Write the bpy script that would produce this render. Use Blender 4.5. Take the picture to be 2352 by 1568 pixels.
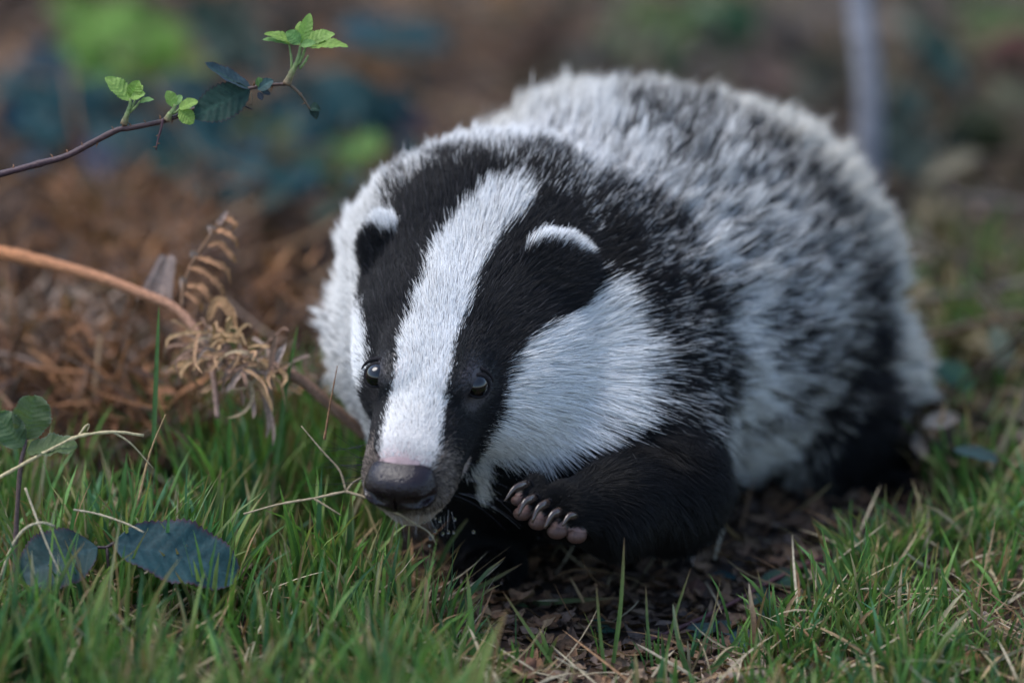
import bpy, math
import numpy as np
from mathutils import Vector, kdtree

for _o in list(bpy.data.objects):
    bpy.data.objects.remove(_o)

# ------------------------------------------------------------------ camera, sky, sun, exposure
SC = bpy.context.scene
PITCH = math.radians(20.0)
DIST = 2.4                       # metres from lens to the badger's eyes
U = 0.17e-3                      # design unit: 0.17 mm
CX, CY = 1176.0, 784.0           # design-space centre
FH = 0.1169                      # height of the sharp point above the ground
RIGHT = np.array([1.0, 0.0, 0.0])
FWD = np.array([0.0, math.cos(PITCH), -math.sin(PITCH)])
UP = np.array([0.0, math.sin(PITCH), math.cos(PITCH)])
FOC = np.array([0.0, 0.0, FH])
CAM = FOC - FWD * DIST

cam_data = bpy.data.cameras.new("camera")
cam_data.sensor_width = 36.0
cam_data.lens = 36.0 * DIST / (2352 * U)
cam_data.clip_start = 0.05
cam_data.clip_end = 1000.0
cam_data.dof.use_dof = True
cam_data.dof.focus_distance = DIST + 0.010
cam_data.dof.aperture_fstop = 3.5
cam = bpy.data.objects.new("camera", cam_data)
SC.collection.objects.link(cam)
cam.location = CAM.tolist()
cam.rotation_euler = (math.pi / 2 - PITCH, 0, 0)
SC.camera = cam

SUN_EL, SUN_AZ = 64.0, 282.0     # azimuth measured clockwise from +Y (the way the camera looks)
world = bpy.data.worlds.new("World")
SC.world = world
world.use_nodes = True
wn = world.node_tree
bg = wn.nodes["Background"]
sky = wn.nodes.new("ShaderNodeTexSky")
sky.sky_type = 'NISHITA'
sky.sun_disc = False
sky.sun_elevation = math.radians(SUN_EL)
sky.sun_rotation = math.radians(SUN_AZ)
sky.air_density = 1.0
sky.dust_density = 1.0
sky.ozone_density = 1.0
wn.links.new(sky.outputs[0], bg.inputs[0])
bg.inputs[1].default_value = 0.105
sun_data = bpy.data.lights.new("sun", 'SUN')
sun_data.energy = 1.25
sun_data.angle = math.radians(38)
sun_data.color = (1.0, 0.98, 0.95)
sun = bpy.data.objects.new("sun", sun_data)
SC.collection.objects.link(sun)
_a, _e = math.radians(SUN_AZ), math.radians(SUN_EL)
sun_dir = Vector((math.sin(_a) * math.cos(_e), math.cos(_a) * math.cos(_e), math.sin(_e)))
sun.rotation_euler = sun_dir.to_track_quat('Z', 'Y').to_euler()
sun.location = (sun_dir * 3).to_tuple()

SC.view_settings.view_transform = 'Standard'
SC.view_settings.look = 'None'
SC.view_settings.exposure = 1.55
SC.view_settings.gamma = 1.0
SC.render.engine = 'CYCLES'
SC.cycles.use_denoising = True
SC.cycles.max_bounces = 7
SC.cycles.adaptive_threshold = 0.015
SC.cycles.diffuse_bounces = 3
SC.cycles.glossy_bounces = 3
SC.cycles.transmission_bounces = 8
SC.cycles.transparent_max_bounces = 8
SC.cycles_curves.shape = 'RIBBONS'
SC.cycles_curves.subdivisions = 2

RNG = np.random.default_rng(7)


# ------------------------------------------------------------------ helpers
def P(x, y, w=0.0):
    """design coordinates (x right, y down, w away) -> world metres."""
    x, y, w = np.broadcast_arrays(np.asarray(x, float), np.asarray(y, float), np.asarray(w, float))
    s = 1.0 + w * U / DIST
    return (FOC + ((x - CX) * U * s)[..., None] * RIGHT + ((CY - y) * U * s)[..., None] * UP
            + (w * U)[..., None] * FWD)


def P3(p):
    p = np.asarray(p, float)
    return P(p[..., 0], p[..., 1], p[..., 2])


def sstep(a, b, x):
    t = np.clip((x - a) / (b - a), 0, 1)
    return t * t * (3 - 2 * t)


_NZ = {}


def nz(x, y, seed=0, oct=3):
    """cheap smooth 2-d noise in -1..1 (sum of rotated sines)."""
    if (seed, oct) not in _NZ:
        r = np.random.default_rng(seed)
        _NZ[(seed, oct)] = [(r.uniform(0, 6.28), r.uniform(0, 6.28), r.uniform(.7, 1.4)) for _ in range(4 * oct)]
    v = np.zeros(np.broadcast(x, y).shape)
    amp, f, tot, k = 1.0, 1.0, 0.0, 0
    for _ in range(oct):
        for _k in range(4):
            a, ph, fr = _NZ[(seed, oct)][k]; k += 1
            v = v + amp * .5 * np.sin((f * fr) * (x * math.cos(a) + y * math.sin(a)) + ph)
        tot += amp
        amp *= .5
        f *= 2.1
    return v / tot


def terrain(X, Y):
    """ground height in metres."""
    X, Y = np.asarray(X, float), np.asarray(Y, float)
    h = 0.0018 * nz(X * 45, Y * 45, 3) + 0.003 * nz(X * 12, Y * 12, 4)
    h = h + 0.007 * sstep(-0.05, -0.16, X) * sstep(0.4, 0.1, Y)
    h = h + 0.003 * sstep(0.09, 0.2, X) * sstep(0.35, 0.1, Y)
    b = np.clip(Y - 0.30, 0, None)
    bank = -0.09 * (np.sqrt(b * b + 0.01) - 0.1)
    bank = 0.8 * np.tanh(bank / 0.8)
    h = h + bank * (1 + 0.10 * nz(X * 5, Y * 5, 9, 2))
    return h


def ground_w(x, y):
    """depth w at which the sight line through design point (x, y) meets the ground."""
    x, y = np.broadcast_arrays(np.asarray(x, float), np.asarray(y, float))
    lo = np.full(x.shape, -4000.0)
    hi = np.full(x.shape, 14000.0)
    for _ in range(20):
        m = (lo + hi) / 2
        p = P(x, y, m)
        above = p[..., 2] > terrain(p[..., 0], p[..., 1])
        lo = np.where(above, m, lo)
        hi = np.where(above, hi, m)
    return (lo + hi) / 2


def G(x, y, lift=0.0):
    p = P(x, y, ground_w(x, y))
    p[..., 2] += lift
    return p


def in_poly(px, py, poly):
    px, py = np.asarray(px), np.asarray(py)
    ins = np.zeros(px.shape, bool)
    n = len(poly)
    j = n - 1
    for i in range(n):
        xi, yi = poly[i]
        xj, yj = poly[j]
        c = ((yi > py) != (yj > py)) & (px < (xj - xi) * (py - yi) / (yj - yi + 1e-9) + xi)
        ins ^= c
        j = i
    return ins


def link(o, parent=None):
    SC.collection.objects.link(o)
    if parent is not None:
        o.parent = parent
        o.matrix_parent_inverse = parent.matrix_world.inverted()
    return o


def mesh_obj(name, verts, faces, mat, parent=None, col=None, smooth=True):
    me = bpy.data.meshes.new(name)
    me.from_pydata(np.asarray(verts, float).tolist(), [], faces if isinstance(faces, list) else faces.tolist())
    if smooth:
        me.polygons.foreach_set("use_smooth", [True] * len(me.polygons))
    if col is not None:
        a = me.color_attributes.new("col", 'FLOAT_COLOR', 'POINT')
        c = np.ones((len(me.vertices), 4), np.float32)
        c[:, :3] = col
        a.data.foreach_set("color", c.ravel())
    if mat is not None:
        me.materials.append(mat)
    me.update()
    return link(bpy.data.objects.new(name, me), parent)


def thing(name, label, cat, loc=(0, 0, 0), group=None):
    o = bpy.data.objects.new(name, None)
    o.empty_display_size = 0.01
    o.location = tuple(float(v) for v in loc)
    SC.collection.objects.link(o)
    bpy.context.view_layer.update() if False else None
    from mathutils import Matrix
    o.matrix_world = Matrix.Translation(o.location)
    return tag(o, label, cat, group)


def tag(o, label=None, cat=None, group=None, kind=None):
    if label: o["label"] = label
    if cat: o["category"] = cat
    if group: o["group"] = group
    if kind: o["kind"] = kind
    return o


# ------------------------------------------------------------------ materials
def new_mat(name):
    m = bpy.data.materials.new(name)
    m.use_nodes = True
    nt = m.node_tree
    return m, nt, nt.nodes["Principled BSDF"], nt.nodes["Material Output"]


def attr_mat(name, rough=0.6, trans=0.0, var=0.25, noise_scale=400.0, bump=0.0, spec=0.4, hue=(1, 1, 1)):
    """colour from the 'col' attribute, mottled by noise; optional translucency and bump."""
    m, nt, b, out = new_mat(name)
    at = nt.nodes.new("ShaderNodeAttribute"); at.attribute_name = "col"
    tc = nt.nodes.new("ShaderNodeTexCoord")
    no = nt.nodes.new("ShaderNodeTexNoise"); no.inputs["Scale"].default_value = noise_scale
    no.inputs["Detail"].default_value = 4
    nt.links.new(tc.outputs["Object"], no.inputs["Vector"])
    mr = nt.nodes.new("ShaderNodeMapRange")
    mr.inputs[1].default_value, mr.inputs[2].default_value = 0.3, 0.7
    mr.inputs[3].default_value, mr.inputs[4].default_value = 1 - var, 1 + var
    nt.links.new(no.outputs["Fac"], mr.inputs[0])
    mu = nt.nodes.new("ShaderNodeVectorMath"); mu.operation = 'SCALE'
    nt.links.new(at.outputs["Color"], mu.inputs[0])
    nt.links.new(mr.outputs[0], mu.inputs["Scale"])
    nt.links.new(mu.outputs[0], b.inputs["Base Color"])
    b.inputs["Roughness"].default_value = rough
    b.inputs["Specular IOR Level"].default_value = spec
    if bump > 0:
        bp = nt.nodes.new("ShaderNodeBump"); bp.inputs["Strength"].default_value = bump
        bp.inputs["Distance"].default_value = 0.0006
        nt.links.new(no.outputs["Fac"], bp.inputs["Height"])
        nt.links.new(bp.outputs[0], b.inputs["Normal"])
    if trans > 0:
        tr = nt.nodes.new("ShaderNodeBsdfTranslucent")
        tm = nt.nodes.new("ShaderNodeVectorMath"); tm.operation = 'MULTIPLY'
        tm.inputs[1].default_value = (1.1, 1.25, 0.7)
        nt.links.new(mu.outputs[0], tm.inputs[0])
        nt.links.new(tm.outputs[0], tr.inputs["Color"])
        mx = nt.nodes.new("ShaderNodeMixShader"); mx.inputs[0].default_value = trans
        nt.links.new(b.outputs[0], mx.inputs[1]); nt.links.new(tr.outputs[0], mx.inputs[2])
        nt.links.new(mx.outputs[0], out.inputs["Surface"])
    return m


def hair_mat(name, rough=0.45):
    m, nt, b, out = new_mat(name)
    at = nt.nodes.new("ShaderNodeAttribute"); at.attribute_name = "col"
    nt.links.new(at.outputs["Color"], b.inputs["Base Color"])
    b.inputs["Roughness"].default_value = rough
    b.inputs["Specular IOR Level"].default_value = 0.16
    return m


M_FUR = hair_mat("fur_material")
M_SKIN = attr_mat("skin_material", rough=0.55, var=0.2, noise_scale=300, bump=0.15)
# ------------------------------------------------------------------ the ground
def graded(lo, hi, fine, far, n):
    a = np.arange(lo, hi + fine / 2, fine)
    g = fine
    left, right = [lo], [hi]
    while left[-1] > -far:
        g *= 1.25
        left.append(left[-1] - g)
        right.append(right[-1] + g)
    return np.concatenate([np.array(left[1:])[::-1], a, np.array(right[1:])])


def build_ground():
    gx = graded(-0.45, 0.45, 0.005, 120.0, 0)
    gy = graded(-0.40, 1.00, 0.006, 160.0, 0)
    X, Y = np.meshgrid(gx, gy, indexing='ij')
    Z = terrain(X, Y)
    V = np.stack([X, Y, Z], -1).reshape(-1, 3)
    nx, ny = X.shape
    i = np.arange(nx * ny).reshape(nx, ny)
    F = np.stack([i[:-1, :-1], i[1:, :-1], i[1:, 1:], i[:-1, 1:]], -1).reshape(-1, 4)
    m, nt, b, out = new_mat("soil_material")
    tc = nt.nodes.new("ShaderNodeTexCoord")
    n1 = nt.nodes.new("ShaderNodeTexNoise"); n1.inputs["Scale"].default_value = 60; n1.inputs["Detail"].default_value = 8
    n2 = nt.nodes.new("ShaderNodeTexNoise"); n2.inputs["Scale"].default_value = 9; n2.inputs["Detail"].default_value = 4
    vo = nt.nodes.new("ShaderNodeTexVoronoi"); vo.inputs["Scale"].default_value = 160
    for n in (n1, n2, vo):
        nt.links.new(tc.outputs["Object"], n.inputs["Vector"])
    r1 = nt.nodes.new("ShaderNodeValToRGB")
    r1.color_ramp.elements[0].position = 0.3; r1.color_ramp.elements[0].color = (0.012, 0.008, 0.006, 1)
    r1.color_ramp.elements[1].position = 0.72; r1.color_ramp.elements[1].color = (0.085, 0.052, 0.035, 1)
    nt.links.new(n1.outputs["Fac"], r1.inputs[0])
    r2 = nt.nodes.new("ShaderNodeValToRGB")
    r2.color_ramp.elements[0].position = 0.35; r2.color_ramp.elements[0].color = (0.6, 0.5, 0.42, 1)
    r2.color_ramp.elements[1].position = 0.7; r2.color_ramp.elements[1].color = (1.3, 1.15, 0.95, 1)
    nt.links.new(n2.outputs["Fac"], r2.inputs[0])
    mu = nt.nodes.new("ShaderNodeMix"); mu.data_type = 'RGBA'; mu.blend_type = 'MULTIPLY'
    mu.inputs[0].default_value = 1.0
    nt.links.new(r1.outputs[0], mu.inputs[6]); nt.links.new(r2.outputs[0], mu.inputs[7])
    nt.links.new(mu.outputs[2], b.inputs["Base Color"])
    b.inputs["Roughness"].default_value = 0.9
    ad = nt.nodes.new("ShaderNodeMath"); ad.operation = 'ADD'
    nt.links.new(n1.outputs["Fac"], ad.inputs[0]); nt.links.new(vo.outputs["Distance"], ad.inputs[1])
    bp = nt.nodes.new("ShaderNodeBump"); bp.inputs["Strength"].default_value = 0.9; bp.inputs["Distance"].default_value = 0.003
    nt.links.new(ad.outputs[0], bp.inputs["Height"]); nt.links.new(bp.outputs[0], b.inputs["Normal"])
    o = mesh_obj("ground", V, F, m)
    tag(o, "dark brown woodland soil under the badger and the grass", "ground", kind="structure")


build_ground()
# ------------------------------------------------------------------ the badger
# Head frame: origin midway between the eyes, HX to the badger's left, HY towards the nose, HZ out of the crown.
HE = np.array([980.0, 873.0, 0.0])
HY = np.array([-0.25, 0.68, -0.69]); HY /= np.linalg.norm(HY)
HX = np.array([0.963, 0.099, -0.251]); HX -= HX.dot(HY) * HY; HX /= np.linalg.norm(HX)
HZ = np.cross(HY, HX)
if HZ[1] > 0: HZ = -HZ
HM = np.stack([HX, HY, HZ])          # rows


def hl(x, y, z):
    return HE + x * HX + y * HY + z * HZ


class Ell:
    def __init__(s, c, r, k, rot=None):
        s.c, s.r, s.k = np.array(c, float), np.array(r, float), k
        s.rot = np.eye(3) if rot is None else np.array(rot, float)
        ext = np.sqrt((s.rot.T ** 2) @ (s.r ** 2))
        s.lo, s.hi = s.c - ext, s.c + ext

    def d(s, p):
        q = (p - s.c) @ s.rot.T
        k0 = np.linalg.norm(q / s.r, axis=-1) + 1e-6
        k1 = np.linalg.norm(q / s.r ** 2, axis=-1) + 1e-9
        return k0 * (k0 - 1) / k1


class Cap:
    """round cone between two points."""
    def __init__(s, a, b, ra, rb, k):
        s.a, s.b, s.ra, s.rb, s.k = np.array(a, float), np.array(b, float), ra, rb, k
        s.lo = np.minimum(s.a - ra, s.b - rb); s.hi = np.maximum(s.a + ra, s.b + rb)

    def d(s, p):
        ab = s.b - s.a
        t = np.clip(((p - s.a) @ ab) / ab.dot(ab), 0, 1)
        return np.linalg.norm(p - s.a - t[..., None] * ab, axis=-1) - (s.ra + (s.rb - s.ra) * t)


def head_ell(c, r, k, rot=None):
    R = HM if rot is None else np.array(rot) @ HM
    return Ell(hl(*c), r, k, R)


def frame(n, a):
    n = np.array(n, float); n /= np.linalg.norm(n)
    a = np.array(a, float); a -= a.dot(n) * n; a /= np.linalg.norm(a)
    return np.stack([a, np.cross(n, a), n])


PRIMS = [
    Ell((1215, 800, 560), (425, 400, 380), 0),
    Ell((1425, 676, 860), (445, 424, 400), 120),
    Ell((1622, 660, 1110), (376, 366, 370), 140),
    Ell((1260, 990, 480), (330, 210, 300), 100),
    # neck and head
    head_ell((0, -540, -170), (300, 260, 290), 120),
    head_ell((0, -290, -88), (222, 320, 180), 90),
    Cap(hl(0, -60, -88), hl(0, 190, -94), 128, 100, 60),
    head_ell((50, 185, -126), (50, 85, 42), 34),
    head_ell((-50, 185, -126), (50, 85, 42), 34),
    Cap(hl(0, -180, -200), hl(0, 205, -170), 115, 58, 40),
    head_ell((140, -230, -160), (125, 200, 150), 70),
    head_ell((-95, -230, -150), (105, 200, 150), 70),
    head_ell((72, -30, 18), (52, 90, 34), 40),
    head_ell((-72, -30, 18), (52, 90, 34), 40),
    # lifted foreleg with its paw
    Cap((1430, 970, 430), (1515, 1110, 320), 150, 106, 80),
    Cap((1515, 1110, 320), (1400, 1162, 110), 108, 80, 60),
    Cap((1400, 1165, 110), (1300, 1170, 30), 84, 62, 40),
    # standing foreleg
    Cap((1060, 980, 520), (1105, 1160, 520), 160, 92, 80),
    Cap((1105, 1160, 520), (1125, 1270, 490), 90, 74, 50),
    Cap((1125, 1285, 480), (1112, 1305, 400), 54, 42, 30),
    # hind legs and feet
    Ell((1915, 920, 1100), (140, 220, 200), 70),
    Cap((1930, 1000, 1100), (1970, 1095, 1075), 115, 78, 50),
    Cap((1960, 1115, 1070), (2050, 1142, 980), 62, 40, 40),
    Cap((1500, 900, 1300), (1480, 1000, 1290), 150, 70, 70),
    Cap((1480, 1005, 1290), (1450, 1030, 1200), 55, 40, 40),
    # tail
    Cap((1760, 700, 1440), (1830, 830, 1600), 70, 30, 50),
]
# toes of the lifted paw: (pad centre, knuckle)
TOES = [((1190, 1148, -8), (1222, 1118, 20), 15), ((1200, 1178, -28), (1236, 1140, 10), 19), ((1236, 1199, -26), (1268, 1150, 10), 20),
        ((1280, 1219, -22), (1306, 1165, 14), 21), ((1324, 1229, -14), (1346, 1180, 24), 21)]
for pc, kn, r in TOES:
    PRIMS.append(Cap(np.array(kn) + (6, 6, 18), np.array(pc) + (3, -6, 4), r + 9, r - 2, 10))
# toes of the standing paw
for tx in (1068, 1090, 1114, 1138, 1160):
    PRIMS.append(Cap((tx + (1114 - tx) * .3, 1302, 420), (tx - 4, 1326, 366), 24, 17, 8))
for tx in (2030, 2052, 2076, 2096):
    PRIMS.append(Cap((tx - 10, 1138, 985), (tx + 8, 1156, 940), 24, 16, 8))


def smin(a, b, k):
    if k <= 0:
        return np.minimum(a, b)
    h = np.clip(0.5 + 0.5 * (b - a) / k, 0, 1)
    return b * (1 - h) + a * h - k * h * (1 - h)


def sdf(p):
    d = None
    for q in PRIMS:
        e = q.d(p)
        d = e if d is None else smin(e, d, q.k)
    return d


def sdf_grad(p, e=2.0):
    g = np.stack([sdf(p + np.eye(3)[i] * e) - sdf(p - np.eye(3)[i] * e) for i in range(3)], -1) / (2 * e)
    return g


def grid_field(prims, lo, hi, h):
    ax = [np.arange(lo[i], hi[i] + h, h) for i in range(3)]
    f = np.full([len(a) for a in ax], 1e3, np.float32)
    for q in prims:
        m = q.k + 3 * h + 30
        sl = []
        for i in range(3):
            a = max(0, int((q.lo[i] - m - lo[i]) // h)); b = min(len(ax[i]), int((q.hi[i] + m - lo[i]) // h) + 2)
            sl.append(slice(a, b))
        X, Y, Z = np.meshgrid(ax[0][sl[0]], ax[1][sl[1]], ax[2][sl[2]], indexing='ij')
        e = q.d(np.stack([X, Y, Z], -1)).astype(np.float32)
        f[tuple(sl)] = smin(e, f[tuple(sl)], q.k)
    return f


def surface_nets(f, lo, h):
    s = f < 0
    nx, ny, nzz = f.shape
    cnt = np.zeros((nx - 1, ny - 1, nzz - 1), np.int8)
    offs = [(i, j, k) for i in (0, 1) for j in (0, 1) for k in (0, 1)]
    for i, j, k in offs:
        cnt += s[i:nx - 1 + i, j:ny - 1 + j, k:nzz - 1 + k]
    mask = (cnt > 0) & (cnt < 8)
    C = np.argwhere(mask)
    idx = np.full(mask.shape, -1, np.int64); idx[mask] = np.arange(len(C))
    pos = np.zeros((len(C), 3)); num = np.zeros(len(C))
    for a in offs:
        for ax in range(3):
            if a[ax] == 1: continue
            b = list(a); b[ax] = 1
            fa = f[C[:, 0] + a[0], C[:, 1] + a[1], C[:, 2] + a[2]].astype(float)
            fb = f[C[:, 0] + b[0], C[:, 1] + b[1], C[:, 2] + b[2]].astype(float)
            cr = (fa < 0) != (fb < 0)
            t = np.where(cr, fa / np.where(cr, fa - fb, 1), 0)
            q = np.tile(np.array(a, float), (len(C), 1)); q[:, ax] += t
            pos += q * cr[:, None]; num += cr
    V = lo + (C + pos / num[:, None]) * h
    faces = []
    for ax in range(3):
        sl0 = [slice(1, -1)] * 3; sl1 = [slice(1, -1)] * 3
        sl0[ax] = slice(0, -1); sl1[ax] = slice(1, None)
        ch = s[tuple(sl0)] != s[tuple(sl1)]
        E = np.argwhere(ch)
        o = np.ones(3, int); o[ax] = 0
        E = E + o
        a1, a2 = (ax + 1) % 3, (ax + 2) % 3
        quad = []
        for d1, d2 in ((-1, -1), (0, -1), (0, 0), (-1, 0)):
            q = E.copy(); q[:, a1] += d1; q[:, a2] += d2
            quad.append(idx[q[:, 0], q[:, 1], q[:, 2]])
        quad = np.stack(quad, -1)
        flip = ~s[E[:, 0], E[:, 1], E[:, 2]]
        quad[flip] = quad[flip][:, ::-1]
        faces.append(quad)
    return V, np.concatenate(faces)


def march_all(x, y):
    """depth at which each sight line meets the bare skin (nan where it misses)."""
    x, y = np.asarray(x, float), np.asarray(y, float)
    w = np.full(x.shape, -400.0)
    live = np.ones(x.shape, bool)
    for _ in range(60):
        if not live.any(): break
        d = sdf(np.stack([x[live], y[live], w[live]], -1))
        k = np.where(live)[0]
        w[k] += d * .9 * (d >= .3)
        live[k[(d < .3) | (w[k] > 2500)]] = False
    return np.where(w > 2400, np.nan, w)


def march(x, y):
    w = float(march_all(np.array([x]), np.array([y]))[0])
    return None if math.isnan(w) else w


# ears: rounded flaps lying against the sides of the crown, upper edge standing off
_wr, _wl = march(1268, 628), march(874, 580)
EAR_R = np.array([1276.0, 624.0, _wr - 9]); EAR_L = np.array([876.0, 574.0, _wl - 12])
PRIMS.append(Ell(EAR_R, (84, 82, 20), 18, frame((.24, -.08, -.97), (.97, .18, .22))))
PRIMS.append(Ell(EAR_L, (44, 74, 20), 18, frame((-.40, .0, -.92), (.90, .05, -.40))))
GLO, GH = np.array([690.0, 160.0, -330.0]), 8.0
_f = grid_field(PRIMS, GLO, np.array([2180.0, 1420.0, 1700.0]), GH)
BV, BF = surface_nets(_f, GLO, GH)
del _f
for _ in range(2):
    g = sdf_grad(BV)
    d = sdf(BV)
    BV = BV - np.clip(d / np.maximum((g ** 2).sum(-1), .25), -6, 6)[:, None] * g
BN = sdf_grad(BV); BN /= np.linalg.norm(BN, axis=-1, keepdims=True) + 1e-9

EYES = []
for ex, ey in ((1093, 885), (868, 863)):
    w = march(ex, ey)
    EYES.append(np.array([ex, ey, w + (11.0 if ex > 980 else 26.0)]))

# ---- coat pattern: shapes of the markings (drawn on the coat)
STRIPE = [(1118, 452), (1062, 505), (1010, 568), (976, 655), (948, 725), (921, 788), (911, 850), (896, 930), (878, 1000), (872, 1050), (884, 1078),
          (985, 1078), (1005, 1040), (1012, 960), (1028, 880), (1042, 795), (1072, 720), (1086, 660), (1112, 600), (1145, 550), (1195, 508), (1215, 478), (1170, 440)]
BLACK_FACE = [(1122, 452), (1066, 505), (1014, 568), (980, 655), (952, 725), (925, 788), (915, 850), (900, 930), (880, 1000), (856, 1040), (828, 1030),
              (832, 960), (842, 900), (850, 840), (846, 780), (832, 720), (815, 660), (815, 600), (838, 545), (880, 535), (915, 500), (960, 440), (1030, 420)]
BLACK_FACE_R = [(1215, 478), (1195, 508), (1145, 550), (1112, 600), (1086, 660), (1072, 720), (1042, 795), (1028, 880), (1012, 960), (1005, 1030), (1040, 1070), (1075, 1080),
                (1092, 1040), (1108, 1000), (1145, 950), (1160, 890), (1170, 830), (1200, 785), (1260, 748), (1325, 705), (1362, 650), (1362, 560), (1300, 480)]
CHEEK_R = [(1362, 650), (1325, 705), (1260, 748), (1200, 785), (1170, 830), (1160, 890), (1145, 950), (1108, 1000), (1085, 1060), (1085, 1130), (1150, 1110), (1250, 1040),
           (1330, 1000), (1405, 960), (1440, 880), (1440, 800), (1415, 720), (1390, 660)]
CHEEK_L = [(815, 660), (832, 720), (846, 780), (850, 840), (842, 900), (832, 960), (828, 1030), (790, 1010), (770, 900), (765, 780), (785, 690)]
RIM_R = [(1200, 570), (1208, 545), (1240, 528), (1300, 528), (1350, 555), (1362, 590), (1335, 590), (1300, 570), (1262, 562), (1225, 572), (1210, 585)]
RIM_L = [(824, 545), (828, 505), (870, 488), (915, 508), (918, 548), (890, 545), (870, 528), (850, 532)]
# whiteness of the guard-hair tips over neck, body and legs: x, y, w, whiteness
WHITE = np.array([
    (1100, 420, 300, .02), (980, 470, 300, .02), (1250, 430, 350, .12), (1350, 520, 350, .2), (1450, 620, 350, .22), (1430, 720, 300, .16), (1395, 620, 250, .02), (1390, 560, 250, .03), (1410, 670, 260, .02), (1500, 800, 300, .22), (1550, 920, 300, .2),
    (1480, 980, 300, .04), (1230, 405, 400, .16), (1390, 485, 400, .18), (1210, 335, 450, .9), (1340, 360, 450, .88), (1440, 430, 450, .82), (1090, 375, 430, .6), (1500, 560, 400, .28), (1560, 680, 400, .30), (1600, 820, 380, .25), (1030, 400, 350, .05),
    (940, 430, 420, .55), (1060, 340, 450, .9), (1200, 290, 500, .95), (1350, 310, 500, .95), (1450, 390, 480, .85), (1540, 510, 480, .88), (1600, 620, 450, .92), (1650, 760, 450, 1),
    (1675, 880, 450, 1), (1690, 1000, 480, .95), (1700, 1110, 500, .9), (850, 480, 450, .85), (800, 600, 450, .85), (770, 750, 450, .82), (760, 900, 450, .8), (790, 990, 450, .6),
    (1400, 260, 700, .75), (1300, 230, 700, .95), (1500, 200, 850, .95), (1650, 230, 950, .95), (1800, 320, 1000, .95), (1900, 450, 1050, .9), (1960, 580, 1100, .85), (2000, 700, 1150, .85),
    (1450, 320, 700, .36), (1560, 300, 800, .34), (1650, 360, 850, .36), (1600, 450, 750, .55), (1560, 400, 650, .55), (1700, 480, 850, .48), (1800, 500, 950, .52), (1650, 600, 650, .40),
    (1720, 680, 700, .34), (1725, 790, 600, .28), (1755, 900, 600, .30), (1830, 620, 900, .50), (1850, 750, 900, .55), (1870, 880, 900, .78), (1790, 830, 750, .45), (1780, 980, 700, .45),
    (1925, 690, 1050, .18), (1940, 780, 1050, .02), (1945, 860, 1050, .02), (1940, 930, 1050, .04), (1995, 700, 1200, .85), (2010, 780, 1250, .9), (2015, 860, 1250, .85), (2020, 830, 1250, .9), (2065, 900, 1250, .7), (1985, 960, 1080, .0), (2000, 1020, 1080, .0), (1930, 1000, 1050, .03), (1880, 1045, 1000, .08), (2040, 1000, 1150, .05), (1920, 620, 1000, .5),
    (1960, 1050, 1100, .0), (2040, 1140, 1100, .0), (1840, 1060, 950, .3), (1760, 1080, 750, .95), (1700, 1160, 600, .8), (1830, 1010, 850, .8),
    (1600, 1040, 250, .0), (1500, 1050, 200, .0), (1400, 1100, 100, .0), (1300, 1170, 0, .0), (1560, 1180, 200, .0), (1620, 1120, 300, .0), (1450, 1200, 120, .0), (1200, 1080, 300, .0),
    (1100, 1150, 300, .0), (1120, 1300, 150, .0), (1000, 1080, 350, .0), (900, 1050, 400, .1), (1300, 1040, 250, .0), (1500, 700, 1500, .7), (1900, 700, 1500, .8), (1200, 700, 1000, .8),
], float)
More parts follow.
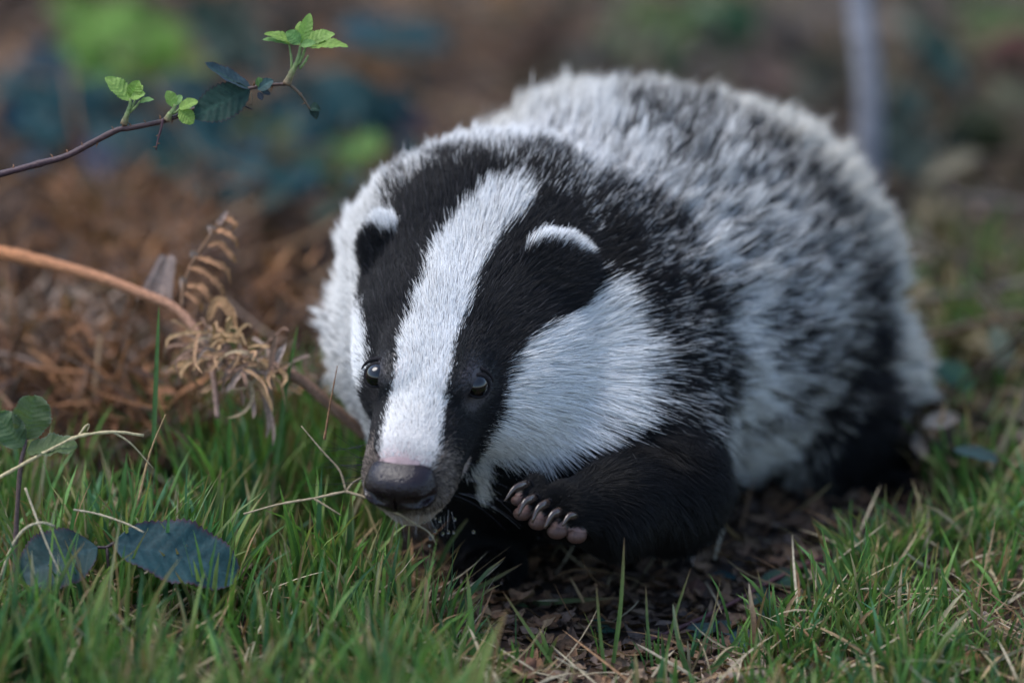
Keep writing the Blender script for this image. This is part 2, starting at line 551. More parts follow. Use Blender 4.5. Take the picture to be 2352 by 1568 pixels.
# hair flow and length: x, y, direction (x, y, w), length, lift in degrees
FLOW = np.array([
    (925, 1075, -.05, -1, .5, 10, 22), (945, 1020, 0, -1, .5, 17, 22), (960, 940, -.04, -1, .6, 24, 20), (965, 850, -.06, -1, .6, 30, 20), (985, 760, -.06, -1, .6, 36, 22),
    (1020, 660, 0, -1, .6, 44, 24), (1070, 560, .15, -1, .6, 52, 26), (1130, 490, .3, -.95, .6, 62, 28), (1190, 460, .5, -.9, .6, 75, 30),
    (915, 800, -.45, -.9, .5, 36, 24), (940, 690, -.4, -.95, .5, 42, 24), (985, 580, -.35, -.95, .5, 50, 26), (1035, 820, .3, -.95, .5, 34, 22), (1080, 700, .45, -.9, .5, 42, 24), (1130, 580, .6, -.85, .5, 50, 26),
    (885, 960, -.3, -.9, .5, 20, 20), (1015, 960, .45, -.8, .4, 22, 20),
    (860, 800, -.3, -.95, .4, 30, 20), (870, 700, -.25, -1, .5, 42, 20), (900, 620, -.15, -1, .5, 48, 22), (960, 500, -.05, -1, .5, 62, 26), (850, 950, -.5, -.6, .4, 18, 20),
    (1120, 800, .6, -.8, .5, 34, 18), (1180, 700, .75, -.6, .5, 48, 18), (1250, 700, .8, -.45, .5, 52, 20), (1270, 640, .75, -.55, .4, 38, 16), (1220, 540, .6, -.75, .5, 50, 24), (1280, 545, .4, -.8, .2, 34, 30),
    (1340, 570, .8, -.5, .3, 36, 28), (870, 515, -.2, -.9, .3, 34, 30), (1320, 660, .8, -.3, .4, 34, 18),
    (1080, 960, .75, .0, .5, 20, 18), (1140, 900, .85, -.2, .5, 32, 18), (1060, 1040, .7, .1, .5, 16, 20), (1050, 1100, .7, .35, .5, 16, 24), (1120, 1020, .85, .15, .5, 40, 20), (1090, 1100, .75, .6, .4, 34, 22),
    (840, 1050, -.6, -.3, .5, 14, 26), (960, 1180, .2, .9, .5, 22, 30), (1030, 1160, .5, .8, .4, 20, 28),
    (1200, 870, .95, -.1, .5, 58, 20), (1300, 850, .97, -.05, .5, 92, 22), (1400, 820, .95, -.08, .6, 115, 24), (1280, 780, .9, -.35, .5, 80, 20), (1370, 700, .85, -.5, .5, 95, 24), (1200, 960, .92, .3, .5, 72, 20), (1300, 960, .9, .42, .5, 105, 22), (1180, 1040, .8, .55, .4, 70, 22), (1400, 930, .92, .35, .6, 120, 24),
    (830, 850, -.9, -.25, .3, 34, 30), (815, 940, -.85, .15, .3, 34, 30), (820, 760, -.85, -.4, .3, 44, 28), (800, 700, -.8, -.5, .3, 50, 28), (810, 1000, -.7, .4, .3, 34, 30),
    (1100, 420, .1, -1, .5, 85, 30), (1000, 440, -.2, -1, .5, 75, 30), (900, 450, -.5, -.9, .5, 95, 36), (1250, 410, .4, -.9, .5, 100, 34), (1400, 520, .65, -.7, .5, 95, 32), (1450, 650, .8, -.5, .5, 85, 28), (1450, 740, .9, -.3, .5, 80, 26), (1530, 800, .95, -.1, .5, 110, 30), (1550, 920, .9, .35, .5, 115, 30), (1480, 990, .8, .6, .4, 110, 26),
    (800, 560, -.8, -.6, .4, 110, 40), (765, 750, -.95, -.2, .4, 115, 40), (760, 900, -.9, .2, .4, 110, 40), (1050, 320, -.15, -1, .5, 130, 42), (1230, 240, .0, -1, .5, 140, 42), (1350, 320, .3, -.9, .6, 130, 38), (1500, 480, .6, -.7, .6, 130, 38), (1600, 650, .8, -.4, .6, 135, 36), (1660, 820, .95, -.05, .6, 135, 36), (1690, 1000, .85, .4, .5, 135, 34), (1700, 1120, .4, .85, .4, 130, 32),
    (1480, 200, .1, -.95, .5, 118, 54), (1700, 260, .35, -.9, .5, 120, 54), (1850, 380, .55, -.8, .5, 120, 54), (1980, 600, .85, -.5, .5, 120, 52), (2020, 820, .95, -.1, .5, 120, 48), (1600, 400, .45, -.8, .6, 116, 48), (1750, 600, .65, -.62, .6, 118, 46), (1800, 800, .85, -.32, .5, 118, 44), (1930, 900, .85, .3, .4, 125, 36), (1800, 960, .75, .3, .4, 135, 34), (1790, 1010, .1, .85, .4, 112, 30), (1750, 1090, -.35, .9, .3, 125, 32), (1880, 1030, .2, .9, .3, 80, 28), (1960, 1060, .6, .8, .3, 90, 30), (2040, 1140, .8, .5, 0, 40, 25),
    (1600, 1040, .55, .75, .4, 90, 26), (1480, 1060, .5, .7, .4, 75, 24), (1400, 1120, .6, .5, .5, 55, 24), (1320, 1140, .6, -.1, .6, 26, 24), (1280, 1120, .4, -.4, .6, 22, 24), (1560, 1180, .3, .95, .3, 95, 28), (1430, 1210, .4, .9, .3, 70, 28), (1640, 1140, .3, .95, .3, 115, 30),
    (1110, 1150, .1, 1, .2, 70, 22), (1120, 1290, .1, .9, -.1, 40, 20), (1200, 1060, .3, .9, .3, 80, 24), (1480, 1040, -.1, 1, .2, 80, 24),
], float)


def idw(px, py, tab, val, power=4.0, pw=None, soft=20.0):
    out = np.zeros((len(px),) + val.shape[1:])
    for a in range(0, len(px), 20000):
        sl = slice(a, a + 20000)
        d2 = (px[sl, None] - tab[None, :, 0]) ** 2 + (py[sl, None] - tab[None, :, 1]) ** 2
        if pw is not None:
            d2 = d2 + (0.7 * (pw[sl, None] - tab[None, :, 2])) ** 2
        wgt = 1.0 / (d2 + soft * soft) ** (power / 2)
        wgt /= wgt.sum(1, keepdims=True)
        out[sl] = wgt @ val
    return out


HEADW = 330.0


def with_depth(tab, fallback):
    """add to each sample point the depth of the skin it lies on."""
    w = march_all(tab[:, 0], tab[:, 1])
    return np.where(np.isnan(w), fallback[:len(w)], w)


WHITE[:, 2] = with_depth(WHITE[:-3], WHITE[:, 2]).tolist() + WHITE[-3:, 2].tolist()
FLOW_T = np.column_stack([FLOW[:, :2], with_depth(FLOW, np.full(len(FLOW), 600.0))])


def coat(R, N, rng):
    """marking at each root: 0 grizzled, 1 white, 2 black, 3 muzzle, 4 chin."""
    j = rng.normal(0, 5.0, (len(R), 2))
    x, y, w = R[:, 0] + j[:, 0], R[:, 1] + j[:, 1], R[:, 2]
    L = (R - HE) @ HM.T
    cat = np.zeros(len(R), int)
    front = (w < HEADW) & (L[:, 1] > -560) & ~((y > 1045) & (x > 1115)) & (y < 1215) & ~((y > 1130) & (w > 40))
    jj = rng.normal(0, 20, (len(R), 2)) * sstep(1280, 1400, x)[:, None]
    cat[front & in_poly(x + jj[:, 0], y + jj[:, 1], CHEEK_R) & (w < 290)] = 1
    cat[front & in_poly(x, y, CHEEK_L)] = 1
    cat[front & in_poly(x, y, BLACK_FACE)] = 2
    cat[front & in_poly(x, y, BLACK_FACE_R)] = 2
    cat[front & in_poly(x, y, STRIPE)] = 1
    ear_r = (np.linalg.norm((R - EAR_R) / (1, 1, .6), axis=1) < 102)
    ear_l = (np.linalg.norm((R - EAR_L) / (1, 1, .6), axis=1) < 95)
    cat[ear_l] = 2
    cat[ear_r] = 2
    cat[ear_r & in_poly(x, y, RIM_R)] = 1
    cat[ear_l & in_poly(x, y, RIM_L)] = 1
    mz = front & (L[:, 1] > 185 + 25 * nz(x * .03, y * .03, 5) + rng.normal(0, 22, len(R))) & (L[:, 2] < -30) & (cat != 1)
    cat[mz] = 3
    chin = front & (L[:, 1] > 60) & (L[:, 2] < -172 + 26 * sstep(200, 250, L[:, 1]))
    cat[chin] = 4
    under = front & (L[:, 2] < -150) & (L[:, 2] > -330) & (np.abs(L[:, 0]) < 130) & (L[:, 1] > -140) & (L[:, 1] <= 0)
    cat[under & (cat == 0)] = 1
    return cat


def skin_color(V):
    rng = np.random.default_rng(1)
    cat = coat(V, None, rng)
    wh = idw(V[:, 0], V[:, 1], WHITE, WHITE[:, 3:4], pw=V[:, 2])[:, 0]
    c = np.zeros((len(V), 3))
    c[:] = np.array([.035, .03, .028]) + wh[:, None] * np.array([.05, .045, .04])
    c[cat == 1] = (.62, .57, .55)
    c[cat == 2] = (.012, .012, .014)
    c[cat == 3] = (.05, .037, .036)
    c[cat == 4] = (.34, .23, .19)
    L = (V - HE) @ HM.T
    pink = (cat == 1) & (L[:, 1] > 205) & (np.abs(L[:, 0]) < 70)
    c[pink] = (.40, .28, .28)
    for e in EYES:
        q = np.linalg.norm(V - e, axis=1)
        c[q < (58 if e[0] > 980 else 44)] = (.045, .038, .044) if e[0] > 980 else (.018, .015, .018)
    for pc, kn, r in TOES:
        q = np.linalg.norm(V - np.array(pc), axis=1)
        c[q < r * 1.15] = (.14, .08, .07)
    return c


badger = thing("badger", "young black and white striped badger walking with one forepaw raised", "badger", G(1300, 1330)[()])
body = mesh_obj("body", P3(BV), BF[:, ::-1] if False else BF, M_SKIN, badger, skin_color(BV))


# ---- fur
def grow(R, N, rng, clump_r, clump_k, npt=7):
    """hairs from roots R with skin normals N, drawn together into tufts; returns points, lengths, tuft leaders."""
    n = len(R)
    x, y, w = R.T
    li = np.where(rng.random(n) < 1.0 / max(1.0, DENS_FOR_CLUMP[0] * clump_r ** 2))[0]
    kd = kdtree.KDTree(len(li))
    for q, i in enumerate(li): kd.insert(R[i], q)
    kd.balance()
    own = li[np.array([kd.find(r)[1] for r in R])]
    fl = idw(x, y, FLOW_T, FLOW[:, 2:7], power=4, soft=12, pw=w)
    g = fl[:, :3]
    g = g / (np.linalg.norm(g, axis=1, keepdims=True) + 1e-9)
    back = sstep(0.0, 0.6, N[:, 2])                    # far side of the body: the coat runs to the tail
    rear = (w > 900)[:, None] * back[:, None]
    g = g * (1 - rear) + np.array([.5, .35, .6]) * rear
    t = g - (g * N).sum(1, keepdims=True) * N
    t = t / np.maximum(np.linalg.norm(t, axis=1, keepdims=True), .25)
    length = fl[:, 3].copy()
    for e in EYES:
        length = length * (.30 + .70 * sstep(40, 125, np.linalg.norm(R - e, axis=1)))
    lift = np.radians(fl[:, 4])
    shag = sstep(70, 115, length) * (.25 + .75 * sstep(220, 420, w))   # how shaggy this part of the coat is
    t = t + rng.normal(0, .13, (n, 3)) + (.07 + .08 * shag)[:, None] * np.stack([nz(x * .035, y * .035, 21), nz(x * .035, y * .035, 22), nz(x * .035, y * .035, 23)], -1)
    t = t + rng.normal(0, .17, (n, 3))[own] * shag[:, None]
    t -= (t * N).sum(1, keepdims=True) * N
    t /= np.linalg.norm(t, axis=1, keepdims=True) + 1e-6
    length = length * rng.uniform(.7, 1.18, n) * (1 + .13 * np.clip(rng.normal(0, 1, n), -1.5, 1.5)[own] * shag)
    length = length * np.where(rng.random(n) < .02, 1.25, 1.0)
    l0 = lift + np.radians(22) + rng.normal(0, .10, n)
    l1 = lift * .55 + rng.normal(0, .13, n) + rng.normal(0, .12, n)[own] * shag
    s = np.linspace(0, 1, npt)
    pts = np.zeros((n, npt, 3)); pts[:, 0] = R - N * 2.0
    for i in range(1, npt):
        a = l0 + (l1 - l0) * s[i] ** .7
        dirv = np.cos(a)[:, None] * t + np.sin(a)[:, None] * N
        dirv[:, 1] += .06 * s[i]
        pts[:, i] = pts[:, i - 1] + dirv * (length / (npt - 1))[:, None]
    k = clump_k * rng.uniform(.5, 1.08, n) * (.42 + .58 * sstep(220, 420, w))
    far = np.linalg.norm(R[own] - R, axis=1)
    k = k * sstep(clump_r * 3, clump_r * 1.2, far)
    pts = pts + (pts[own] - pts) * (k[:, None] * s ** 1.15)[..., None]
    return pts, length, own


DENS_FOR_CLUMP = [0.03]


def make_fur():
    rng = np.random.default_rng(11)
    tri = np.concatenate([BF[:, [0, 1, 2]], BF[:, [0, 2, 3]]])
    A, B, C = BV[tri[:, 0]], BV[tri[:, 1]], BV[tri[:, 2]]
    area = .5 * np.linalg.norm(np.cross(B - A, C - A), axis=1)
    cen = (A + B + C) / 3
    fl = idw(cen[:, 0], cen[:, 1], FLOW_T, FLOW[:, 5:6], soft=12, pw=cen[:, 2])[:, 0]
    dens = np.clip(6.0 / fl, .058, .32) * FUR_DENSITY
    away = BN[tri[:, 0], 2] > .35
    dens[away & (cen[:, 2] > 300)] *= .55
    n = int((area * dens).sum())
    pick = rng.choice(len(tri), n, p=(area * dens) / (area * dens).sum())
    u, v = rng.random(n), rng.random(n)
    f = u + v > 1; u[f], v[f] = 1 - u[f], 1 - v[f]
    R = A[pick] + u[:, None] * (B - A)[pick] + v[:, None] * (C - A)[pick]
    T = tri[pick]
    N = BN[T[:, 0]] * (1 - u - v)[:, None] + BN[T[:, 1]] * u[:, None] + BN[T[:, 2]] * v[:, None]
    N /= np.linalg.norm(N, axis=1, keepdims=True) + 1e-9
    # bare places: nose pad, eyes, toe pads
    L = (R - HE) @ HM.T
    keep = ~((L[:, 1] > 250) & (np.abs(L[:, 0]) < 74) & (L[:, 2] > -118))
    for e in EYES:
        keep &= np.linalg.norm((R - e), axis=1) > (40 if e[0] > 980 else 33)
    for pc, kn, r in TOES:
        keep &= np.linalg.norm(R - np.array(pc), axis=1) > r * 1.15
    keep &= ~((L[:, 1] > 205) & (np.abs(L[:, 0]) < 70) & (L[:, 2] > -60) & (rng.random(len(R)) < .45 * sstep(210, 245, L[:, 1])))
    R, N, L = R[keep], N[keep], L[keep]
    cat = coat(R, N, rng)
    longh = idw(R[:, 0], R[:, 1], FLOW_T, FLOW[:, 5:6], soft=12, pw=R[:, 2])[:, 0]
    shortm = longh < 66
    out_p, out_c, out_r = [], [], []
    for m, cr, ck, dn in ((shortm, 7.0, .20, .12), (~shortm, 17.0, .66, .060)):
        Rm, Nm, cm = R[m], N[m], cat[m]
        DENS_FOR_CLUMP[0] = dn * FUR_DENSITY
        pts, ln, own = grow(Rm, Nm, rng, cr, ck)
        n, npt, _ = pts.shape
        s = np.linspace(0, 1, npt)[None, :, None]
        x, y, w = Rm.T
        wh = idw(x, y, WHITE, WHITE[:, 3:4], pw=w, power=3.5, soft=25)[:, 0]
        # whole tufts lean light or dark
        wh = wh * (1 - .36 * sstep(600, 800, w) * sstep(.95, .65, wh) * (x < 1985))
        mid = 4 * wh * (1 - wh)
        wh_c = np.clip(wh + (.20 * nz(x * .03, y * .03, 31) + .10 * nz(x * .011, y * .011, 32)) * mid + rng.normal(0, .11, n)[own] * np.clip(mid, 0, 1) + rng.normal(0, .12, n) * np.clip(mid, 0, 1), 0, 1)
        br = np.where(rng.random(n) < .3, rng.random(n), 0)
        base = np.array([.06, .052, .045]) * wh_c[:, None] * rng.uniform(.6, 1.3, n)[:, None] + np.array([.010, .0095, .010])
        dark = np.array([.013, .012, .013]) + wh_c[:, None] * (np.array([.030, .026, .023]) + sstep(560, 800, w)[:, None] * np.array([.050, .042, .034]))
        tipw = (rng.random(n) < wh_c * 1.3) & (wh_c > .07)
        tip = np.where(tipw[:, None], (np.array([.71, .70, .68]) - sstep(560, 900, w)[:, None] * np.array([.09, .115, .165])) * rng.uniform(.75, 1.15, n)[:, None], np.array([.012, .0115, .013]))
        tip = tip * np.where((wh < .12)[:, None] & tipw[:, None], .5, 1)
        s0 = (.25 + .18 * (1 - wh_c))[:, None, None] + rng.normal(0, .05, n)[:, None, None]
        s1 = np.clip(np.interp(wh_c, [0, .5, .8, 1], [.72, .58, .46, .34]) + rng.normal(0, .07, n), .15, .85)[:, None, None]
        c = base[:, None] * (1 - sstep(s0, s0 + .12, s)) + dark[:, None] * sstep(s0, s0 + .12, s)
        k2 = sstep(s1, s1 + .14, s)
        c = c * (1 - k2) + tip[:, None] * k2
        c = c * (.55 + .45 * sstep(.0, .10, wh))[:, None, None]      # black hair darkened further: paints in the shade over foreleg and belly
        flat = np.zeros((n, 3)); v = rng.uniform(.78, 1.12, n)[:, None]
        W1 = np.array([.86, .86, .86])
        stain = np.clip(.5 + .5 * nz(x * .02, y * .02, 44), 0, 1)[:, None] * np.array([.0, .02, .05]) + sstep(900, 1060, y)[:, None] * np.array([.02, .05, .07])
        f1 = cm == 1; flat[f1] = ((W1 - stain) * v)[f1]
        darkin = f1 & (rng.random(n) < .015); flat[darkin] = (.08, .06, .055)
        f2 = cm == 2
        flat[f2] = (np.array([.016, .0155, .017]) * v)[f2]
        lt = f2 & (rng.random(n) < .05); flat[lt] = (.07, .065, .07)
        f3 = cm == 3; flat[f3] = np.where((rng.random(n) < .45)[:, None], np.array([.33, .265, .22]) * v, np.array([.045, .034, .031]) * v)[f3]
        f4 = cm == 4; flat[f4] = (np.array([.50, .40, .34]) * v)[f4]
        fm = cm > 0
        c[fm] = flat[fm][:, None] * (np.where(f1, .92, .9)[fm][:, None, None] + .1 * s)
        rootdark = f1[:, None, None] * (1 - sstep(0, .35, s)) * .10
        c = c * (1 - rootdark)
        rad = np.interp(ln, [8, 30, 60, 120, 180], [.40, .48, .56, .68, .8]) * rng.uniform(.8, 1.2, n)
        prof = np.array([1.0, 1, .97, .9, .75, .5, .12])[None]
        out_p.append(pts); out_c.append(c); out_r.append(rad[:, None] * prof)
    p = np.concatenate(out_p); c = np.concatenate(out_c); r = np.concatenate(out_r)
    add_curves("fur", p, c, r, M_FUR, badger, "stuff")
    return len(p)


def add_curves(name, pts, col, rad, mat, parent=None, kind=None):
    """pts (n, k, 3) in design units, col (n, k, 3), rad (n, k) in design units."""
    n, k, _ = pts.shape
    cv = bpy.data.hair_curves.new(name)
    cv.add_curves([k] * n)
    W = P3(pts.reshape(-1, 3)).astype(np.float32)
    cv.attributes["position"].data.foreach_set("vector", W.ravel())
    a = cv.attributes.get("radius") or cv.attributes.new("radius", 'FLOAT', 'POINT')
    a.data.foreach_set("value", (rad.reshape(-1) * U).astype(np.float32))
    a = cv.attributes.new("col", 'FLOAT_COLOR', 'POINT')
    cc = np.ones((n * k, 4), np.float32); cc[:, :3] = col.reshape(-1, 3)
    a.data.foreach_set("color", cc.ravel())
    cv.materials.append(mat)
    o = link(bpy.data.objects.new(name, cv), parent)
    if kind: o["kind"] = kind
    return o


FUR_DENSITY = 1.0
N_HAIR = make_fur()
print("hairs", N_HAIR, "body verts", len(BV))
# ------------------------------------------------------------------ face, claws, whiskers
def plain_mat(name, col, rough=0.5, spec=0.5, coat=0.0, bump=None, sss=0.0):
    m, nt, b, out = new_mat(name)
    b.inputs["Base Color"].default_value = (*col, 1)
    b.inputs["Roughness"].default_value = rough
    b.inputs["Specular IOR Level"].default_value = spec
    b.inputs["Coat Weight"].default_value = coat
    b.inputs["Coat Roughness"].default_value = 0.06
    if bump:
        tc = nt.nodes.new("ShaderNodeTexCoord")
        vo = nt.nodes.new("ShaderNodeTexVoronoi"); vo.inputs["Scale"].default_value = bump[0]
        no = nt.nodes.new("ShaderNodeTexNoise"); no.inputs["Scale"].default_value = bump[0] * .3
        nt.links.new(tc.outputs["Object"], vo.inputs["Vector"]); nt.links.new(tc.outputs["Object"], no.inputs["Vector"])
        mx = nt.nodes.new("ShaderNodeMath"); mx.operation = 'ADD'
        nt.links.new(vo.outputs["Distance"], mx.inputs[0]); nt.links.new(no.outputs["Fac"], mx.inputs[1])
        bp = nt.nodes.new("ShaderNodeBump"); bp.inputs["Strength"].default_value = bump[1]; bp.inputs["Distance"].default_value = bump[2] if len(bump) > 2 else 0.0004
        nt.links.new(mx.outputs[0], bp.inputs["Height"]); nt.links.new(bp.outputs[0], b.inputs["Normal"])
        rr = nt.nodes.new("ShaderNodeMapRange"); rr.inputs[3].default_value = rough * .6; rr.inputs[4].default_value = rough * 1.6
        nt.links.new(no.outputs["Fac"], rr.inputs[0]); nt.links.new(rr.outputs[0], b.inputs["Roughness"])
    return m


def uv_sphere(c, r, nu=32, nv=20, sx=(1, 1, 1)):
    V, F = [], []
    for i in range(nv + 1):
        th = math.pi * i / nv
        for j in range(nu):
            ph = 2 * math.pi * j / nu
            V.append((c[0] + r * sx[0] * math.sin(th) * math.cos(ph), c[1] + r * sx[1] * math.cos(th), c[2] + r * sx[2] * math.sin(th) * math.sin(ph)))
    for i in range(nv):
        for j in range(nu):
            a, b = i * nu + j, i * nu + (j + 1) % nu
            F.append((a, b, b + nu, a + nu))
    return np.array(V), F


def tube(path, radii, sides=8, caps=True, squash=1.0):
    """round tube through a list of points (n, 3)."""
    path = np.asarray(path, float)
    n = len(path)
    radii = np.broadcast_to(np.asarray(radii, float), (n,))
    tg = np.gradient(path, axis=0)
    tg /= np.linalg.norm(tg, axis=1, keepdims=True) + 1e-9
    ref = np.array([0, 0, 1.0]) if abs(tg[0][2]) < .9 else np.array([1.0, 0, 0])
    u = np.cross(tg[0], ref); u /= np.linalg.norm(u)
    V = []
    for i in range(n):
        u = u - u.dot(tg[i]) * tg[i]; u /= np.linalg.norm(u) + 1e-9
        v = np.cross(tg[i], u)
        for j in range(sides):
            a = 2 * math.pi * j / sides
            V.append(path[i] + radii[i] * (math.cos(a) * u + squash * math.sin(a) * v))
    F = []
    for i in range(n - 1):
        for j in range(sides):
            a, b = i * sides + j, i * sides + (j + 1) % sides
            F.append((a, b, b + sides, a + sides))
    if caps:
        F.append(tuple(range(sides))[::-1]); F.append(tuple(range((n - 1) * sides, n * sides)))
    return np.array(V), F


def spline(pts, n=24):
    """Catmull-Rom through control points (k, d)."""
    p = np.asarray(pts, float)
    p = np.concatenate([[2 * p[0] - p[1]], p, [2 * p[-1] - p[-2]]])
    k = len(p) - 3
    out = []
    for t in np.linspace(0, k - 1e-6, n):
        i = int(t); f = t - i
        a, b, c, d = p[i:i + 4]
        out.append(.5 * ((2 * b) + (-a + c) * f + (2 * a - 5 * b + 4 * c - d) * f * f + (-a + 3 * b - 3 * c + d) * f ** 3))
    return np.array(out)


M_EYE = plain_mat("eye_material", (.003, .0025, .003), .05, .5, .25)
M_LID = plain_mat("eyelid_material", (.013, .011, .013), .7, .15, 0, (5000, .5))
M_NOSE = plain_mat("nose_material", (.012, .007, .009), .21, .34, .0, (1300, .5))
M_CLAW = plain_mat("claw_material", (.045, .030, .024), .22, .5, .4)
M_PAD = plain_mat("pad_material", (.085, .046, .038), .42, .4, 0, (5000, .3))
M_MOUTH = plain_mat("lip_material", (.02, .013, .013), .4)

for e in EYES:
    nrm = sdf_grad((e - (0, 0, 30))[None])[0]; nrm /= np.linalg.norm(nrm)
    n = nrm * .55 + np.array([0, -.10, -.85]); n /= np.linalg.norm(n)
    V, F = uv_sphere(e, 28.5)
    eye = mesh_obj("eye", P3(V), F, M_EYE, badger)
    a = HX - HX.dot(n) * n; a /= np.linalg.norm(a)
    b = np.cross(n, a)
    if b[1] > 0: b = -b
    inner = -1 if e[0] > 980 else 1
    ring, rad = [], []
    for q in range(40):
        th = 2 * math.pi * q / 40
        cx, cy = math.cos(th), math.sin(th)
        ex = 29.5 * cx; ey = 25.5 * cy
        if cx * inner > .75:                       # pulled-down inner corner
            ex += inner * 9 * (abs(cx) - .75) * 4; ey -= 3.5 * (abs(cx) - .75) * 4
        ring.append(e + a * ex + b * (ey - 1) + n * ((9 if e[0] > 980 else 5) + 5 * (1 - abs(cx))))
        rad.append(3.8 + 2.2 * max(0, cy))
    ring.append(ring[0]); rad.append(rad[0])
    V, F = tube(np.array(ring), np.array(rad), 8, False)
    mesh_obj("eyelid", P3(V), F, M_LID, eye)
    # fold of bare skin over the lid
    arc, rad = [], []
    for q in range(18):
        th = math.radians(15 + 150 * q / 17)
        arc.append(e + a * 43 * math.cos(th) + b * (37 * math.sin(th) + 2) + n * (1 + 2 * math.sin(th)))
        rad.append(1.5 + 4 * math.sin(math.pi * q / 17))
    V, F = tube(np.array(arc), np.array(rad), 8)
    mesh_obj("brow_fold", P3(V), F, M_LID, eye)


def nose_pad():
    lo, h = np.array([-110.0, 200.0, -165.0]), 3.5
    ax = [np.arange(lo[0], 112, h), np.arange(lo[1], 365, h), np.arange(lo[2], 10, h)]
    X, Y, Z = np.meshgrid(*ax, indexing='ij')
    q = np.stack([X, Y, Z], -1)

    def sup(c, r, p):
        k = ((np.abs(X - c[0]) / r[0]) ** p + (np.abs(Y - c[1]) / r[1]) ** p + (np.abs(Z - c[2]) / r[2]) ** p) ** (1 / p)
        return (k - 1) * min(r)
    f = sup((0, 268, -74), (79, 58, 43), 2.15)
    f = smin(sup((0, 250, -52), (62, 58, 28), 2.2), f, 22)
    f = smin(sup((0, 302, -104), (40, 22, 24), 2.0), f, 24)
    for s in (-1, 1):                                   # wings round the nostrils
        f = smin(sup((s * 56, 280, -92), (28, 34, 28), 2.0), f, 18)
    for s in (-1, 1):
        a = np.array([s * 27, 332.0, -78.0]); m_ = np.array([s * 46, 322.0, -87.0]); b = np.array([s * 84, 288.0, -80.0])
        for p0, p1, r0, r1 in ((a, m_, 14, 15), (m_, b, 14, 6)):
            t = np.clip(((q - p0) @ (p1 - p0)) / (p1 - p0).dot(p1 - p0), 0, 1)
            d = np.linalg.norm(q - p0 - t[..., None] * (p1 - p0), axis=-1) - (r0 + (r1 - r0) * t)
            f = -smin(-f, d, 6)
    groove = np.sqrt((X / 4.0) ** 2 + ((Y - 338) / 26) ** 2 + ((Z + 105) / 45) ** 2)
    f = -smin(-f, (groove - 1) * 4, 4)
    V, F = surface_nets(f.astype(np.float32), lo, h)
    for _ in range(2):                                # light smoothing
        acc = np.zeros_like(V); cnt = np.zeros(len(V))
        for i in range(4):
            a, b = F[:, i], F[:, (i + 1) % 4]
            np.add.at(acc, a, V[b]); np.add.at(cnt, a, 1); np.add.at(acc, b, V[a]); np.add.at(cnt, b, 1)
        V = V * .5 + .5 * acc / cnt[:, None]
    D = HE + V @ HM
    return mesh_obj("nose", P3(D), F, M_NOSE, badger)


nose_pad()
# lip line under the nose
lp = [hl(x, 262 - .0042 * x * x - abs(x) * .12, -160 + .0008 * x * x) for x in np.linspace(-100, 100, 21)]
V, F = tube(np.array(lp), 6.0 - 3.0 * np.abs(np.linspace(-1, 1, 21)), 6)
mesh_obj("mouth", P3(V), F, M_MOUTH, badger)

# claws: (root, tip) in design space
CLAWS = [((1213, 1112, 2), (1172, 1141, -40), 8.5), ((1229, 1144, -22), (1199, 1175, -58), 10), ((1260, 1156, -20), (1231, 1189, -58), 10.5),
         ((1294, 1173, -16), (1261, 1204, -54), 11), ((1331, 1184, -6), (1301, 1202, -46), 10.5)]
for a, b, r in CLAWS:
    a, b = np.array(a, float), np.array(b, float)
    r = r * 1.15; b = b + (b - a) * .30
    mid = (a + b) / 2 + np.array([-6, -9, -15])
    path = spline([a + (3, -2, 14), (a + mid) / 2 + (0, -2, -4), mid, b], 12)
    V, F = tube(path, np.interp(np.linspace(0, 1, 12), [0, .25, .7, 1], [r, r, r * .62, r * .25]), 10, True, .8)
    mesh_obj("claw", P3(V), F, M_CLAW, badger)
    sh = spline([a + (-7, 4, 2), a + (0, -10, -7), a + (9, -4, -3), a + (10, 9, 0), ((a + b) / 2 + (9, 8, 4))], 14)
    V, F = tube(sh, np.interp(np.linspace(0, 1, 14), [0, .5, 1], [1.5, 3.2, 1.2]), 6)
    mesh_obj("claw_sheath", P3(V), F, M_LID, badger)
for pc, kn, r in TOES:
    V, F = uv_sphere(np.array(pc) + (0, 1, 2), r * .95, 18, 12, (1.2, .9, 1.0))
    mesh_obj("toe_pad", P3(V), F, M_PAD, badger)
for tx in (1068, 1090, 1114, 1138, 1160):
    path = spline([(tx - 4, 1322, 366), (tx - 6, 1327, 342), (tx - 8, 1342, 318)], 8)
    V, F = tube(path, np.linspace(10, 2.5, 8), 8)
    mesh_obj("claw", P3(V), F, M_CLAW, badger)
for tx in (2030, 2052, 2076, 2096):
    path = spline([(tx + 8, 1152, 938), (tx + 12, 1156, 916), (tx + 14, 1168, 896)], 8)
    V, F = tube(path, np.linspace(9, 2.5, 8), 8)
    mesh_obj("claw", P3(V), F, M_CLAW, badger)


